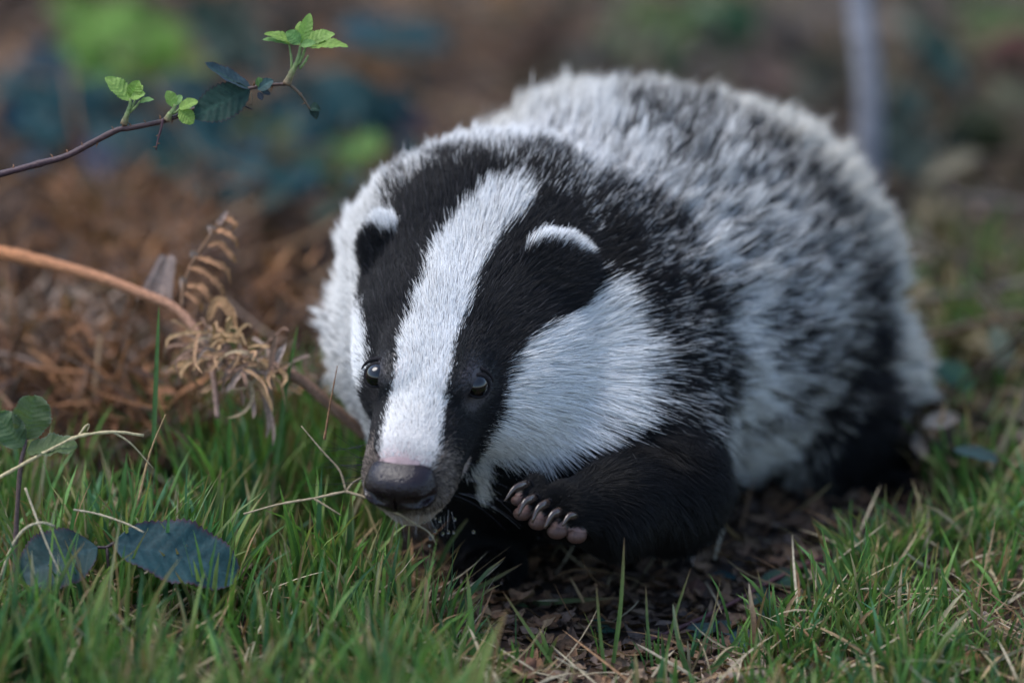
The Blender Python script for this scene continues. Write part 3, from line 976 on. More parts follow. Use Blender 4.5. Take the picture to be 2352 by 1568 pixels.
def whiskers():
    rng = np.random.default_rng(5)
    pts, col, rad = [], [], []

    def mq(x, y, dflt):
        k = np.argmin((BV[:, 0] - x) ** 2 + (BV[:, 1] - y) ** 2 + 0.02 * (BV[:, 2] + 120) ** 2)
        return BV[k, 2] if abs(BV[k, 0] - x) < 14 else dflt

    def add(a, d, ln, sag, c, r):
        d = np.array(d, float); d /= np.linalg.norm(d)
        s = np.linspace(0, 1, 7)[:, None]
        p = np.array(a, float) + d * ln * s + np.array([0, sag, 0]) * s ** 2 + rng.normal(0, ln * .05, 3) * s ** 2
        pts.append(p); col.append(np.tile(c, (7, 1))); rad.append(r * (1 - .8 * s[:, 0]))
    for _ in range(9):
        x, y = rng.uniform(1035, 1085), rng.uniform(1060, 1150)
        add((x, y, mq(x, y, -60)), (1, rng.uniform(-.05, .75), rng.uniform(-.3, .3)), rng.uniform(70, 210), rng.uniform(-20, 40), np.array([.05, .05, .06]) if rng.random() < .6 else np.array([.16, .165, .18]), .40)
    for _ in range(15):
        x, y = rng.uniform(828, 845), rng.uniform(1000, 1110)
        add((x, y, mq(x, y, -60)), (-1, rng.uniform(-.55, .25), rng.uniform(-.3, .3)), rng.uniform(60, 150), rng.uniform(-30, 20), np.array([.02, .02, .025]), .8)
    for _ in range(30):
        x = rng.uniform(905, 1045); y = 1192 - .0016 * (x - 960) ** 2 - rng.uniform(0, 14)
        add((x, y, mq(x, y - 10, -80)), (rng.uniform(-.2, .5), 1, rng.uniform(-.4, .4)), rng.uniform(18, 60), 0, np.array([.30, .28, .27]) * rng.uniform(.4, 1.2), .42)
    for _ in range(10):
        x, y = rng.uniform(1045, 1062), rng.uniform(790, 850)
        add((x, y, mq(x, y, 0)), (rng.uniform(.2, .8), -1, -.3), rng.uniform(30, 70), 0, np.array([.03, .03, .03]), .6)
    o = add_curves("whiskers", np.array(pts), np.array(col), np.array(rad), M_FUR, badger, "stuff")


whiskers()
# ------------------------------------------------------------------ plant builders
M_LEAF = attr_mat("leaf_material", rough=0.58, trans=0.15, var=0.22, noise_scale=700, bump=0.3, spec=0.18)
M_YOUNG = attr_mat("young_leaf_material", rough=0.6, trans=0.35, var=0.15, noise_scale=1200, bump=0.3, spec=0.3)
M_GRASS = attr_mat("grass_material", rough=0.5, trans=0.30, var=0.14, noise_scale=500, spec=0.3)
M_DRY = attr_mat("dry_plant_material", rough=0.75, trans=0.15, var=0.3, noise_scale=700, bump=0.4, spec=0.2)
M_STEM = attr_mat("stem_material", rough=0.55, trans=0.0, var=0.3, noise_scale=800, bump=0.5, spec=0.35)
M_BARK = attr_mat("bark_material", rough=0.85, trans=0.0, var=0.35, noise_scale=180, bump=0.9, spec=0.2)

TEAL = (.018, .045, .048)
DKGREEN = (.022, .052, .036)
FRESH = (.17, .30, .055)
BROWN = (.14, .075, .04)
STRAW = (.42, .33, .20)


def leaf_local(L, W, rng, n=30, m=5, veins=8, serr=.16, teeth=0, pleat=.05, fold=.22, curl=.25, p=.62, q=.85, twist=0.0, wave=.02,
               main=DKGREEN, edge=None, vein=None):
    """leaf blade in local design units: base at the origin, tip along +y, upper side +z."""
    teeth = teeth or int(veins * 1.8)
    n = max(n, teeth * 4)
    t = np.linspace(0, 1, n + 1)[:, None]
    s = np.linspace(-1, 1, 2 * m + 1)[None]
    prof = t ** p * (1 - t) ** q
    prof = prof / (((p / (p + q)) ** p) * ((q / (p + q)) ** q))
    tooth = 1 + serr * (1 - ((t * teeth) % 1.0)) * (t > .05) - serr * .5
    hw = W / 2 * np.maximum(prof, .012) * tooth
    v = t * veins - np.abs(s) * 1.1
    fr = np.abs((v % 1.0) - .5) * 2                    # 0 between veins, 1 on a vein
    x = s * hw
    y = L * t + np.abs(s) * hw * .18 * (t < .97) + 0 * s
    z = fold * np.abs(x) - pleat * W * (1 - fr) * (-1) * .5 * prof - pleat * W * .6 * prof
    z = z + wave * W * np.sin(t * 17 + s * 2 + rng.uniform(0, 6)) * np.abs(s)
    th = curl * (t ** 1.3) + 0 * s
    yy = y * np.cos(th * .6) - 0
    zz = z - y * np.sin(th * .6)
    tw = twist * t
    xx = x * np.cos(tw) - z * np.sin(tw)
    V = np.stack([xx, yy, zz + x * np.sin(tw)], -1).reshape(-1, 3)
    nn, mm = n + 1, 2 * m + 1
    i = np.arange(nn * mm).reshape(nn, mm)
    F = np.stack([i[:-1, :-1], i[:-1, 1:], i[1:, 1:], i[1:, :-1]], -1).reshape(-1, 4)
    main = np.array(main)
    edge = main * .8 if edge is None else np.array(edge)
    vein = main * 1.7 if vein is None else np.array(vein)
    e = sstep(.86, 1.0, np.abs(s) + 0 * t)[..., None]
    vv = np.maximum(sstep(.86, 1.0, fr) * .38, np.exp(-(s * 9) ** 2) * .8 + 0 * t)[..., None]
    c = main * (1 - e) + edge * e
    c = c * (1 - vv) + vein * vv
    c = c * (1 + .12 * nz(x / W * 6, y / L * 6, int(rng.integers(999))))[..., None]
    return V, F, np.clip(c.reshape(-1, 3), 0, 1)


def put(Vl, base, tip, nrm):
    """local leaf -> design space, long axis base->tip, upper side towards nrm."""
    base, tip = np.array(base, float), np.array(tip, float)
    Y = tip - base; Y /= np.linalg.norm(Y)
    Z = np.array(nrm, float); Z -= Z.dot(Y) * Y; Z /= np.linalg.norm(Z)
    X = np.cross(Y, Z)
    return base + Vl[:, :1] * X + Vl[:, 1:2] * Y + Vl[:, 2:] * Z


def leaf(parent, base, tip, width, nrm, rng, mat=None, name="leaf", **kw):
    L = np.linalg.norm(np.array(tip, float) - np.array(base, float))
    V, F, c = leaf_local(L, width, rng, **kw)
    return mesh_obj(name, P3(put(V, base, tip, nrm)), F, mat or M_LEAF, parent, c)


def stem(parent, ctrl, r0, r1, col, name="stem", mat=None, n=28, sides=8, knob=.08, rng=None, col2=None):
    path = spline(ctrl, n)
    rng = rng or RNG
    rad = np.linspace(r0, r1, n) * (1 + rng.normal(0, knob, n))
    V, F = tube(path, rad, sides)
    k = np.repeat(np.linspace(0, 1, n), sides)[:, None]
    c = np.array(col) * (1 - k) + np.array(col if col2 is None else col2) * k
    return mesh_obj(name, P3(V), F, mat or M_STEM, parent, c * rng.uniform(.85, 1.15, (len(V), 1)))


def thorn(parent, base, d, ln, col):
    base, d = np.array(base, float), np.array(d, float); d /= np.linalg.norm(d)
    path = np.array([base - d * 2, base + d * ln * .5, base + d * ln + np.array([-ln * .2, ln * .15, 0])])
    V, F = tube(path, [ln * .28, ln * .14, .3], 5)
    return mesh_obj("thorn", P3(V), F, M_STEM, parent, np.tile(col, (len(V), 1)))


# ------------------------------------------------------------------ bramble sprig reaching in from the left
def sprig():
    rng = np.random.default_rng(3)
    t = thing("bramble_sprig", "thorny bramble stem with fresh green shoots arching over the upper left", "bramble", P(0, 400, 0)[()])
    main = [(-120, 428, 60), (0, 400, 40), (90, 376, 30), (151, 359, 20), (208, 330, 10), (269, 299, 0), (300, 294, 0), (359, 282, 0), (406, 268, 0), (449, 250, 5), (520, 222, 5), (575, 203, 0), (618, 196, 0), (661, 193, 0)]
    stem(t, main, 8.5, 4.0, (.050, .024, .030), n=60, rng=rng, knob=.05, col2=(.055, .030, .022))
    path = spline(main, 200)
    for i in list(range(20, 150, 9)) + [158, 171, 186]:
        s = 1 if rng.random() < .5 else -1
        thorn(t, path[i] + (0, s * 5, 0), (rng.uniform(-.6, .2), s, rng.uniform(-.6, .4)), rng.uniform(9, 15), (.16, .07, .03))
    # side twigs
    stem(t, [(661, 193, 0), (676, 203, -4), (692, 220, -8), (704, 238, -8), (714, 254, -8)], 3.6, 2.2, (.07, .05, .03), "twig", n=12, rng=rng)
    stem(t, [(374, 274, -8), (370, 296, -10), (363, 320, -10), (358, 344, -10)], 3.8, 1.4, (.06, .025, .03), "twig", n=12, rng=rng)
    stem(t, [(545, 235, 12), (560, 243, 10), (580, 252, 8)], 2.6, 1.5, (.03, .02, .02), "twig", n=8, rng=rng)
    stem(t, [(577, 212, -6), (579, 228, -8), (577, 242, -6)], 1.6, 1.0, (.09, .07, .04), "twig", n=8, rng=rng)
    for p0, d in (((688, 216, -8), (1, -.5, 0)), ((701, 236, -8), (-1, .6, 0)), ((366, 310, -10), (-1, .2, 0)), ((362, 330, -10), (1, -.1, 0)), ((359, 338, -10), (-1, -.2, 0))):
        thorn(t, p0, d, 8, (.14, .07, .03))
    # dark old leaves
    dk = dict(edge=(.035, .022, .030), vein=(.035, .075, .055))
    leaf(t, (577, 205, 0), (462, 158, -10), 60, (.25, -.75, -.45), rng, main=(.022, .042, .052), veins=9, fold=.35, curl=-.25, pleat=.04, n=70, m=7, **dk)
    leaf(t, (574, 204, -4), (442, 268, -24), 84, (.25, -.25, -.9), rng, main=(.020, .046, .036), veins=8, fold=.10, curl=.12, pleat=.045, n=70, m=8, **dk)
    leaf(t, (592, 206, -8), (626, 182, -18), 30, (0, -.5, -.9), rng, main=(.025, .055, .055), veins=5)
    leaf(t, (598, 200, -6), (594, 178, -14), 22, (.3, -.1, -.9), rng, main=(.10, .17, .06), veins=4, mat=M_YOUNG)
    leaf(t, (600, 208, -6), (622, 216, -10), 13, (0, -.4, -.9), rng, main=(.03, .04, .05), veins=4)
    leaf(t, (594, 212, -8), (603, 230, -12), 15, (.2, 0, -.9), rng, main=(.03, .035, .045), veins=4)
    leaf(t, (712, 250, -8), (734, 246, -20), 26, (-.2, -.6, -.7), rng, main=(.016, .036, .026), veins=4, curl=.9, fold=.6)
    leaf(t, (712, 252, -8), (732, 270, -14), 24, (.3, -.4, -.8), rng, main=(.018, .034, .030), veins=4, curl=.7, fold=.6)

    def shoot(base, leaves, stalks, col=(.16, .22, .07)):
        sh = stem(t, [base, (base[0] + stalks[0][0] * .5, base[1] + stalks[0][1] * .5, base[2] - 4), (base[0] + stalks[0][0], base[1] + stalks[0][1], base[2] - 6)], 9.0, 5.0, (.16, .10, .06), "shoot", n=10, rng=rng, col2=col)
        for b, tp, wd, nr, ma in leaves:
            leaf(sh, b, tp, wd * 1.02, nr, rng, mat=M_YOUNG, main=ma, edge=np.array(ma) * .9, vein=np.array(ma) * 1.2, veins=7, teeth=13, serr=.17, pleat=.11, fold=.28, curl=.30, n=52, p=.62, q=.80, wave=.03)
        for a, b, r in stalks[1:]:
            stem(sh, [a, ((a[0] + b[0]) / 2 + 2, (a[1] + b[1]) / 2, a[2] - 3), b], r, r * .7, col, "stalk", n=8, rng=rng)
    g1, g2, g3 = (.19, .30, .062), (.22, .34, .085), (.15, .27, .085)
    shoot((658, 194, 0), [
        ((690, 100, -10), (714, 32, -22), 30, (.2, -.1, -.95), g2), ((690, 98, 0), (686, 46, 14), 24, (-.3, 0, -.9), g1),
        ((700, 108, -14), (798, 92, -26), 44, (-.05, -.8, -.45), g1), ((698, 100, -4), (768, 68, 10), 40, (-.1, -.7, -.7), g2),
        ((688, 104, -8), (612, 66, -14), 36, (.15, -.75, -.5), g1), ((664, 102, -2), (604, 82, -8), 26, (.2, -.8, -.4), g3), ((690, 100, -18), (660, 72, -30), 34, (.3, -.2, -.95), g3),
        ((690, 104, -14), (722, 96, -34), 20, (0, -.4, -.9), g3)],
        [(22, -48), ((676, 160, -4), (692, 100, -10), 5.5), ((670, 165, -4), (664, 102, -2), 3.2), ((684, 150, -4), (702, 106, -14), 4.2), ((688, 158, 0), (708, 128, 4), 3.4)])
    shoot((284, 286, 0), [
        ((300, 232, -6), (248, 172, -14), 46, (.5, -.35, -.8), g2), ((302, 226, -8), (316, 186, -26), 34, (-.1, -.3, -.95), g1), ((308, 222, -4), (326, 192, 6), 20, (-.4, -.2, -.9), g1),
        ((318, 236, -6), (352, 224, -10), 22, (-.1, -.8, -.5), g3), ((300, 224, -10), (330, 212, -30), 26, (0, -.5, -.8), g2)],
        [(10, -30), ((292, 262, -4), (300, 226, -8), 5), ((298, 258, -4), (322, 232, -6), 3.2), ((296, 258, -2), (312, 224, 0), 3.4)])
    shoot((384, 276, -4), [
        ((400, 246, -10), (386, 208, -18), 30, (.4, -.2, -.9), g2), ((410, 250, -12), (452, 228, -24), 30, (-.1, -.6, -.7), g1), ((412, 252, -14), (444, 282, -28), 36, (.1, -.2, -.95), g1),
        ((398, 244, -4), (416, 216, 4), 22, (-.3, -.3, -.9), g3)],
        [(8, -18), ((390, 264, -6), (402, 240, -8), 6), ((396, 262, -8), (412, 250, -12), 3.2)])


sprig()


# ------------------------------------------------------------------ bramble and raspberry leaves low on the left
def low_leaves():
    rng = np.random.default_rng(8)
    t = thing("bramble_leaf_pair", "two dark blue-green toothed bramble leaves lying in the grass on the left", "leaves", G(250, 1300)[()])
    kw = dict(edge=(.045, .018, .030), vein=(.024, .060, .068), serr=.10, p=.55, q=.62, n=90, m=9, teeth=22)
    leaf(t, (262, 1246, -30), (556, 1296, -60), 205, (.18, -.62, -.62), rng, main=(.013, .042, .048), veins=9, fold=.18, curl=.26, pleat=.02, wave=.025, **kw)
    leaf(t, (224, 1256, -30), (48, 1308, -70), 165, (-.1, -.52, -.80), rng, main=(.013, .038, .038), veins=9, fold=.12, curl=.25, pleat=.02, wave=.03, **kw)
    stem(t, [(224, 1256, -30), (245, 1256, -26), (262, 1246, -30)], 4, 3.5, (.05, .03, .03), "stalk", n=8, rng=rng)
    stem(t, [(245, 1256, -26), (252, 1350, -10), (250, 1490, 10)], 3.5, 3.5, (.05, .03, .03), "stalk", n=8, rng=rng)
    t = thing("raspberry_leaf", "soft green crinkled three-part leaf rising at the left edge", "leaf", G(60, 1130)[()])
    kw = dict(vein=(.085, .125, .05), edge=(.13, .15, .10), serr=.14, pleat=.05, wave=.06, p=.5, q=.55, n=36, m=7, mat=M_YOUNG)
    leaf(t, (58, 1008, -20), (84, 912, -50), 92, (.30, -.15, -.9), rng, main=(.085, .115, .050), veins=9, curl=.3, name="leaflet", **kw)
    leaf(t, (62, 1036, -30), (172, 1008, -60), 74, (0, -.75, -.6), rng, main=(.082, .118, .045), veins=9, curl=.35, name="leaflet", **kw)
    leaf(t, (52, 1026, -30), (-8, 950, -50), 72, (-.3, -.4, -.85), rng, main=(.075, .12, .055), veins=9, curl=.3, name="leaflet", **kw)
    stem(t, [(58, 1008, -20), (56, 1030, -24), (46, 1080, -20), (36, 1240, 0), (30, 1480, 20)], 4, 6, (.09, .055, .05), "stalk", n=16, rng=rng)


low_leaves()


# ------------------------------------------------------------------ dead bracken on the left
def strip(path, width, rng, col, jag=.25, nrm=(0, -.3, -.95)):
    """dry pinna: a narrow curling strip with an uneven edge."""
    path = np.asarray(path, float); n = len(path)
    tg = np.gradient(path, axis=0); tg /= np.linalg.norm(tg, axis=1, keepdims=True) + 1e-9
    side = np.cross(tg, np.array(nrm, float)); side /= np.linalg.norm(side, axis=1, keepdims=True) + 1e-9
    up = np.cross(side, tg)
    w = width * np.sin(np.pi * np.clip(np.linspace(.12, 1, n), 0, 1)) ** .6 * (1 + rng.uniform(-jag, jag, n)) + .6
    V = np.concatenate([path - side * (w / 2)[:, None] + up * (w * .25)[:, None], path, path + side * (w / 2)[:, None] + up * (w * .25)[:, None]])
    i = np.arange(n - 1)
    F = np.concatenate([np.stack([i, i + n, i + n + 1, i + 1], -1), np.stack([i + n, i + 2 * n, i + 2 * n + 1, i + n + 1], -1)])
    c = np.tile(np.array(col), (len(V), 1)) * rng.uniform(.75, 1.25, (len(V), 1))
    return V, F, c


def bracken():
    rng = np.random.default_rng(12)
    o = stem(None, [(-160, 560, 820), (-30, 574, 720), (100, 602, 660), (230, 638, 600), (330, 676, 560), (400, 706, 530), (445, 752, 500), (478, 812, 470), (492, 880, 440), (500, 960, 420)],
             17.0, 6.0, (.46, .19, .075), "bracken_stalk", M_DRY, 90, 12, .05, rng, (.30, .20, .16))
    tag(o, "thick orange-brown dead bracken stalk bending down from the left edge", "bracken")
    o = stem(None, [(560, 836, 420), (620, 842, 430), (690, 872, 450), (770, 940, 480), (840, 1000, 520)], 12, 14, (.28, .17, .12), "bracken_stalk", M_DRY, 30, 10, .05, rng)
    tag(o, "brown dead bracken stalk running down behind the badger's muzzle", "bracken")
    # upright frond with comb-like pinnae
    t = thing("bracken_frond", "small upright dead bracken frond with comb-like rusty side leaves", "bracken", P(415, 700, 520)[()])
    rach = spline([(418, 705, 520), (422, 660, 515), (440, 608, 505), (470, 560, 495), (500, 515, 490), (522, 488, 485)], 40)
    V, F = tube(rach, np.linspace(5, 2, 40), 6)
    mesh_obj("stem", P3(V), F, M_DRY, t, np.tile((.26, .15, .09), (len(V), 1)))
    for k, i in enumerate(range(4, 38, 5)):
        b = rach[i]
        ln = 84 * math.sin(math.pi * (k + 1.6) / 8.6)
        V, F, c = strip(spline([b, b + (ln * .45, ln * .12, -12), b + (ln * .85, ln * .42, -10), b + (ln * .98, ln * .72, 4)] + rng.normal(0, 4, (4, 3)), 14), 13, rng, (.33, .17, .09), .45)
        mesh_obj("pinna", P3(V), F, M_DRY, t, c)
        if k % 2:
            V, F, c = strip(spline([b, b + (-12, -8, -14), b + (-10, 12, -22)] + rng.normal(0, 3, (3, 3)), 8), 9, rng, (.28, .20, .16), .4)
            mesh_obj("pinna", P3(V), F, M_DRY, t, c)
    V, F, c = strip(spline([(500, 515, 490), (512, 500, 484), (522, 484, 482)], 8), 15, rng, (.36, .25, .21)); mesh_obj("pinna", P3(V), F, M_DRY, t, c)
    # blurred frond behind it
    t = thing("bracken_frond", "pale blurred dead bracken frond between the orange stalk and the upright frond", "bracken", P(345, 690, 700)[()])
    rach = spline([(352, 690, 640), (368, 640, 650), (384, 592, 660)], 24)
    V, F = tube(rach, np.linspace(4, 2, 24), 6); mesh_obj("stem", P3(V), F, M_DRY, t, np.tile((.26, .2, .17), (len(V), 1)))
    for i in range(2, 23, 2):
        for sd in (-1, 1):
            b = rach[i]; ln = 44 * (1 - i / 40)
            V, F, c = strip(spline([b, b + (sd * ln * .6, -6, -6), b + (sd * ln, 8, -10)], 7), 9, rng, (.30, .22, .19)); mesh_obj("pinna", P3(V), F, M_DRY, t, c)
    # crumpled heap
    t = thing("bracken_frond", "crumpled curled dead bracken frond lying where the orange stalk ends", "bracken", P(540, 880, 400)[()])
    core = spline([(450, 780, 480), (500, 810, 440), (560, 830, 410), (640, 850, 400)], 30)
    V, F = tube(core, np.linspace(6, 3, 30), 6); mesh_obj("stem", P3(V), F, M_DRY, t, np.tile((.28, .18, .12), (len(V), 1)))
    for k in range(110):
        b = core[rng.integers(2, 29)] + rng.normal(0, 24, 3)
        d = rng.normal(0, 1, 3) * (1, .8, .6); d /= np.linalg.norm(d)
        e = rng.normal(0, 1, 3); ln = rng.uniform(40, 105)
        V, F, c = strip(spline([b, b + d * ln * .4 + e * 10, b + d * ln * .75 + e * 22 + (0, 12, 0), b + d * ln * .7 + e * 34 + (0, 30, 0)], 9), rng.uniform(5, 12), rng,
                        np.array([(.34, .20, .11), (.28, .20, .16), (.40, .25, .13), (.22, .13, .09)][k % 4]))
        mesh_obj("pinna", P3(V), F, M_DRY, t, c)
    for cx, cy, r, a0, a1, w in ((545, 850, 48, -150, 120, 380), (470, 800, 26, 60, 330, 420), (520, 905, 60, -60, 90, 380), (600, 870, 38, 120, 330, 390)):
        arc = np.array([(cx + r * math.cos(math.radians(a)), cy + r * .9 * math.sin(math.radians(a)), w + 14 * math.sin(math.radians(a * 1.3))) for a in np.linspace(a0, a1, 24)])
        V, F, c = strip(arc, 8, rng, (.40, .29, .18), .2); mesh_obj("pinna", P3(V), F, M_DRY, t, c)
    V, F, c = strip(spline([(612, 870, 380), (635, 825, 378), (658, 788, 372)], 10), 18, rng, (.40, .29, .25)); mesh_obj("pinna", P3(V), F, M_DRY, t, c)
    V, F, c = strip(spline([(478, 735, 470), (500, 690, 465), (530, 720, 460), (545, 760, 455)], 12), 22, rng, (.36, .20, .10)); mesh_obj("pinna", P3(V), F, M_DRY, t, c)


bracken()
# ------------------------------------------------------------------ grass
def blades(B, az, L, Wd, th0, th1, col, rng, K=6, roll=None, tipcol=None):
    """grass blades in world metres: V-folded tapering strips. returns verts, faces, colours."""
    n = len(B)
    s = np.linspace(0, 1, K)
    dirh = np.stack([np.cos(az), np.sin(az), np.zeros(n)], -1)
    pts = np.zeros((n, K, 3)); pts[:, 0] = B
    tgs = np.zeros((n, K, 3))
    for i in range(K):
        th = th0 + (th1 - th0) * s[i] ** 1.4
        tg = np.sin(th)[:, None] * dirh + np.cos(th)[:, None] * np.array([0, 0, 1.0])
        tgs[:, i] = tg
        if i: pts[:, i] = pts[:, i - 1] + tg * (L / (K - 1))[:, None]
    if roll is None: roll = rng.uniform(0, 6.28, n)
    sd = np.stack([np.cos(roll), np.sin(roll), np.zeros(n)], -1)
    V = np.zeros((n, K, 3, 3))
    for i in range(K):
        side = sd - (sd * tgs[:, i]).sum(1, keepdims=True) * tgs[:, i]
        side /= np.linalg.norm(side, axis=1, keepdims=True) + 1e-9
        nr = np.cross(side, tgs[:, i])
        w = Wd * (np.interp(s[i], [0, .3, .75, .92, 1], [.75, 1, .72, .34, .02]))
        V[:, i, 0] = pts[:, i] - side * (w / 2)[:, None] + nr * (w * .18)[:, None]
        V[:, i, 1] = pts[:, i]
        V[:, i, 2] = pts[:, i] + side * (w / 2)[:, None] + nr * (w * .18)[:, None]
    idx = np.arange(n * K * 3).reshape(n, K, 3)
    F = np.concatenate([np.stack([idx[:, :-1, j], idx[:, :-1, j + 1], idx[:, 1:, j + 1], idx[:, 1:, j]], -1).reshape(-1, 4) for j in (0, 1)])
    c = np.repeat(np.repeat(col[:, None, None], K, 1), 3, 2)
    if tipcol is not None:
        k = (s ** 5)[None, :, None, None]
        c = c * (1 - k) + tipcol[:, None, None] * k
    c = c * (0.72 + .38 * s)[None, :, None, None]          # darker at the base, lighter towards the tip
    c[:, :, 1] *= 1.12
    return V.reshape(-1, 3), F, c.reshape(-1, 3)


def fast_mesh(name, V, F, mat, col, parent=None):
    me = bpy.data.meshes.new(name)
    me.vertices.add(len(V)); me.vertices.foreach_set("co", np.asarray(V, np.float32).ravel())
    F = np.asarray(F)
    me.loops.add(F.size); me.loops.foreach_set("vertex_index", F.astype(np.int32).ravel())
    me.polygons.add(len(F))
    me.polygons.foreach_set("loop_start", np.arange(0, F.size, F.shape[1], dtype=np.int32))
    me.polygons.foreach_set("use_smooth", np.ones(len(F), bool))
    a = me.color_attributes.new("col", 'FLOAT_COLOR', 'POINT')
    c = np.ones((len(V), 4), np.float32); c[:, :3] = np.clip(col, 0, 1)
    a.data.foreach_set("color", c.ravel())
    me.materials.append(mat)
    me.update(calc_edges=True)
    return link(bpy.data.objects.new(name, me), parent)


SOIL = [(985, 1320), (1100, 1240), (1250, 1260), (1650, 1180), (1850, 1150), (1900, 1210), (1720, 1300), (1650, 1400), (1640, 1462), (1500, 1480), (1300, 1490), (1180, 1480), (1080, 1440), (1000, 1390)]
LEAFGAP = [(20, 1500), (600, 1500), (600, 1640), (20, 1640)]
PAWS = [(1040, 1250), (1200, 1250), (1200, 1375), (1040, 1375)]


def scatter(poly, n, rng):
    poly = np.array(poly, float)
    lo, hi = poly.min(0), poly.max(0)
    out = np.zeros((0, 2))
    while len(out) < n:
        p = rng.uniform(lo, hi, (n * 2, 2))
        out = np.concatenate([out, p[in_poly(p[:, 0], p[:, 1], poly)]])
    return out[:n]


def blade_zone(poly, n, hgt, rng, tuft=.7, ntuft=60, width=(1.2, 2.4), lean=(.1, .9), avoid=True, straw=.10, drift=0.0):
    nt = int(n * tuft)
    cen = scatter(poly, ntuft, rng)
    own = rng.integers(0, ntuft, nt)
    off = rng.normal(0, 1, (nt, 2)) * (34, 9)
    p = np.concatenate([cen[own] + off, scatter(poly, n - nt, rng)])
    if avoid:
        bad = in_poly(p[:, 0], p[:, 1], SOIL) & (rng.random(len(p)) < .985)
        bad |= in_poly(p[:, 0], p[:, 1], PAWS)
        bad |= in_poly(p[:, 0], p[:, 1], LEAFGAP) & (rng.random(len(p)) < .35)
        keep = ~bad
        p = p[keep]; own_all = np.concatenate([own, np.full(n - nt, -1)])[keep]
    else:
        own_all = np.concatenate([own, np.full(n - nt, -1)])
    m = len(p)
    B = G(p[:, 0], p[:, 1], -0.001)
    tuft_h = rng.uniform(.7, 1.25, ntuft)
    hm = np.where(own_all >= 0, tuft_h[own_all], rng.uniform(.5, 1.0, m))
    L = rng.uniform(*hgt, m) * hm * 1e-3
    c0 = G(cen[:, 0], cen[:, 1])
    d = B - c0[np.maximum(own_all, 0)]
    az = np.where((own_all >= 0) & (rng.random(m) < .7), np.arctan2(d[:, 1], d[:, 0]) + rng.normal(0, .6, m), rng.uniform(0, 6.28, m))
    if drift: az = np.where(rng.random(m) < drift, rng.normal(.5, .5, m), az)
    th0 = np.abs(rng.normal(.08, .12, m)); th1 = th0 + rng.uniform(*lean, m) ** 1.5
    Wd = rng.uniform(*width, m) * 1e-3 * (.7 + .5 * np.clip(L / .035, 0, 1))
    pal = np.array([(.085, .175, .040), (.068, .150, .042), (.11, .205, .048), (.062, .145, .066), (.14, .19, .055)])
    col = pal[rng.integers(0, 5, m)] * rng.uniform(.75, 1.45, (m, 1))
    st = rng.random(m) < straw
    col[st] = np.array([(.36, .28, .15), (.27, .17, .085), (.40, .34, .22)])[rng.integers(0, 3, st.sum())] * rng.uniform(.7, 1.1, (st.sum(), 1))
    tipc = np.where((rng.random(m) < .3)[:, None], np.array([(.22, .13, .06)]), col)
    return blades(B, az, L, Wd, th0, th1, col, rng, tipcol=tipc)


def merge(parts):
    V, F, C, o = [], [], [], 0
    for v, f, c in parts:
        V.append(v); F.append(f + o); C.append(c); o += len(v)
    return np.concatenate(V), np.concatenate(F), np.concatenate(C)


def grass():
    rng = np.random.default_rng(21)
    left = [(-420, 1170), (0, 1150), (300, 1090), (700, 1070), (850, 1120), (860, 1190), (920, 1280), (960, 1380), (1020, 1480), (1110, 1560), (1110, 2000), (-420, 2000)]
    front = [(1050, 1500), (1700, 1500), (1720, 2000), (1050, 2000)]
    right = [(1700, 1530), (1780, 1450), (1830, 1370), (1930, 1290), (2060, 1240), (2352, 1180), (2780, 1140), (2780, 2000), (1700, 2000)]
    far_r = [(2060, 640), (2900, 560), (2900, 1180), (2352, 1180), (2120, 1190)]
    beside = [(430, 1080), (720, 1060), (850, 1120), (880, 1230), (430, 1240)]
    P_ = [blade_zone(beside, 420, (36, 64), rng, ntuft=34, width=(1.0, 2.2), lean=(.05, .6)), blade_zone(left, 5000, (22, 54), rng, ntuft=190, width=(1.0, 2.3), lean=(.1, .95), drift=.15),
          blade_zone(left, 1900, (10, 26), rng, ntuft=90, width=(.9, 1.7), lean=(.3, 1.2), straw=.3),
          blade_zone(front, 260, (9, 22), rng, ntuft=30, width=(1.5, 2.7), lean=(.05, .7)),
          blade_zone(right, 4600, (12, 36), rng, ntuft=150, width=(1.0, 2.1), lean=(.2, 1.1)),
          blade_zone(right, 1700, (6, 15), rng, ntuft=70, width=(.8, 1.4), lean=(.4, 1.3), straw=.2),
          blade_zone(far_r, 1500, (12, 38), rng, ntuft=44, width=(1.4, 3.0), lean=(.2, 1.0), avoid=False, straw=.32)]
    V, F, C = merge(P_)
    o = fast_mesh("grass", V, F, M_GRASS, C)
    tag(o, "short green grass growing all over the foreground on both sides", "grass", kind="stuff")
    # dead straw threaded through the sward
    parts = []
    for poly, n in ((left, 1300), (front, 160), (right, 800), (SOIL, 40)):
        p = scatter(poly, n, rng)
        B = G(p[:, 0], p[:, 1], rng.uniform(.001, .009, n))
        L = rng.uniform(14, 48, n) * 1e-3
        col = np.array([(.42, .34, .21), (.34, .24, .13), (.24, .14, .075), (.48, .41, .29)])[rng.integers(0, 4, n)] * rng.uniform(.6, 1.05, (n, 1))
        th0 = rng.uniform(.9, 1.5, n)
        parts.append(blades(B, rng.uniform(0, 6.28, n), L, rng.uniform(.7, 1.7, n) * 1e-3, th0, th0 + rng.uniform(-.7, .9, n), col, rng))
    V, F, C = merge(parts)
    o = fast_mesh("straw", V, F, M_DRY, C)
    tag(o, "pale dead grass straw tangled low among the green blades", "straw", kind="stuff")


grass()


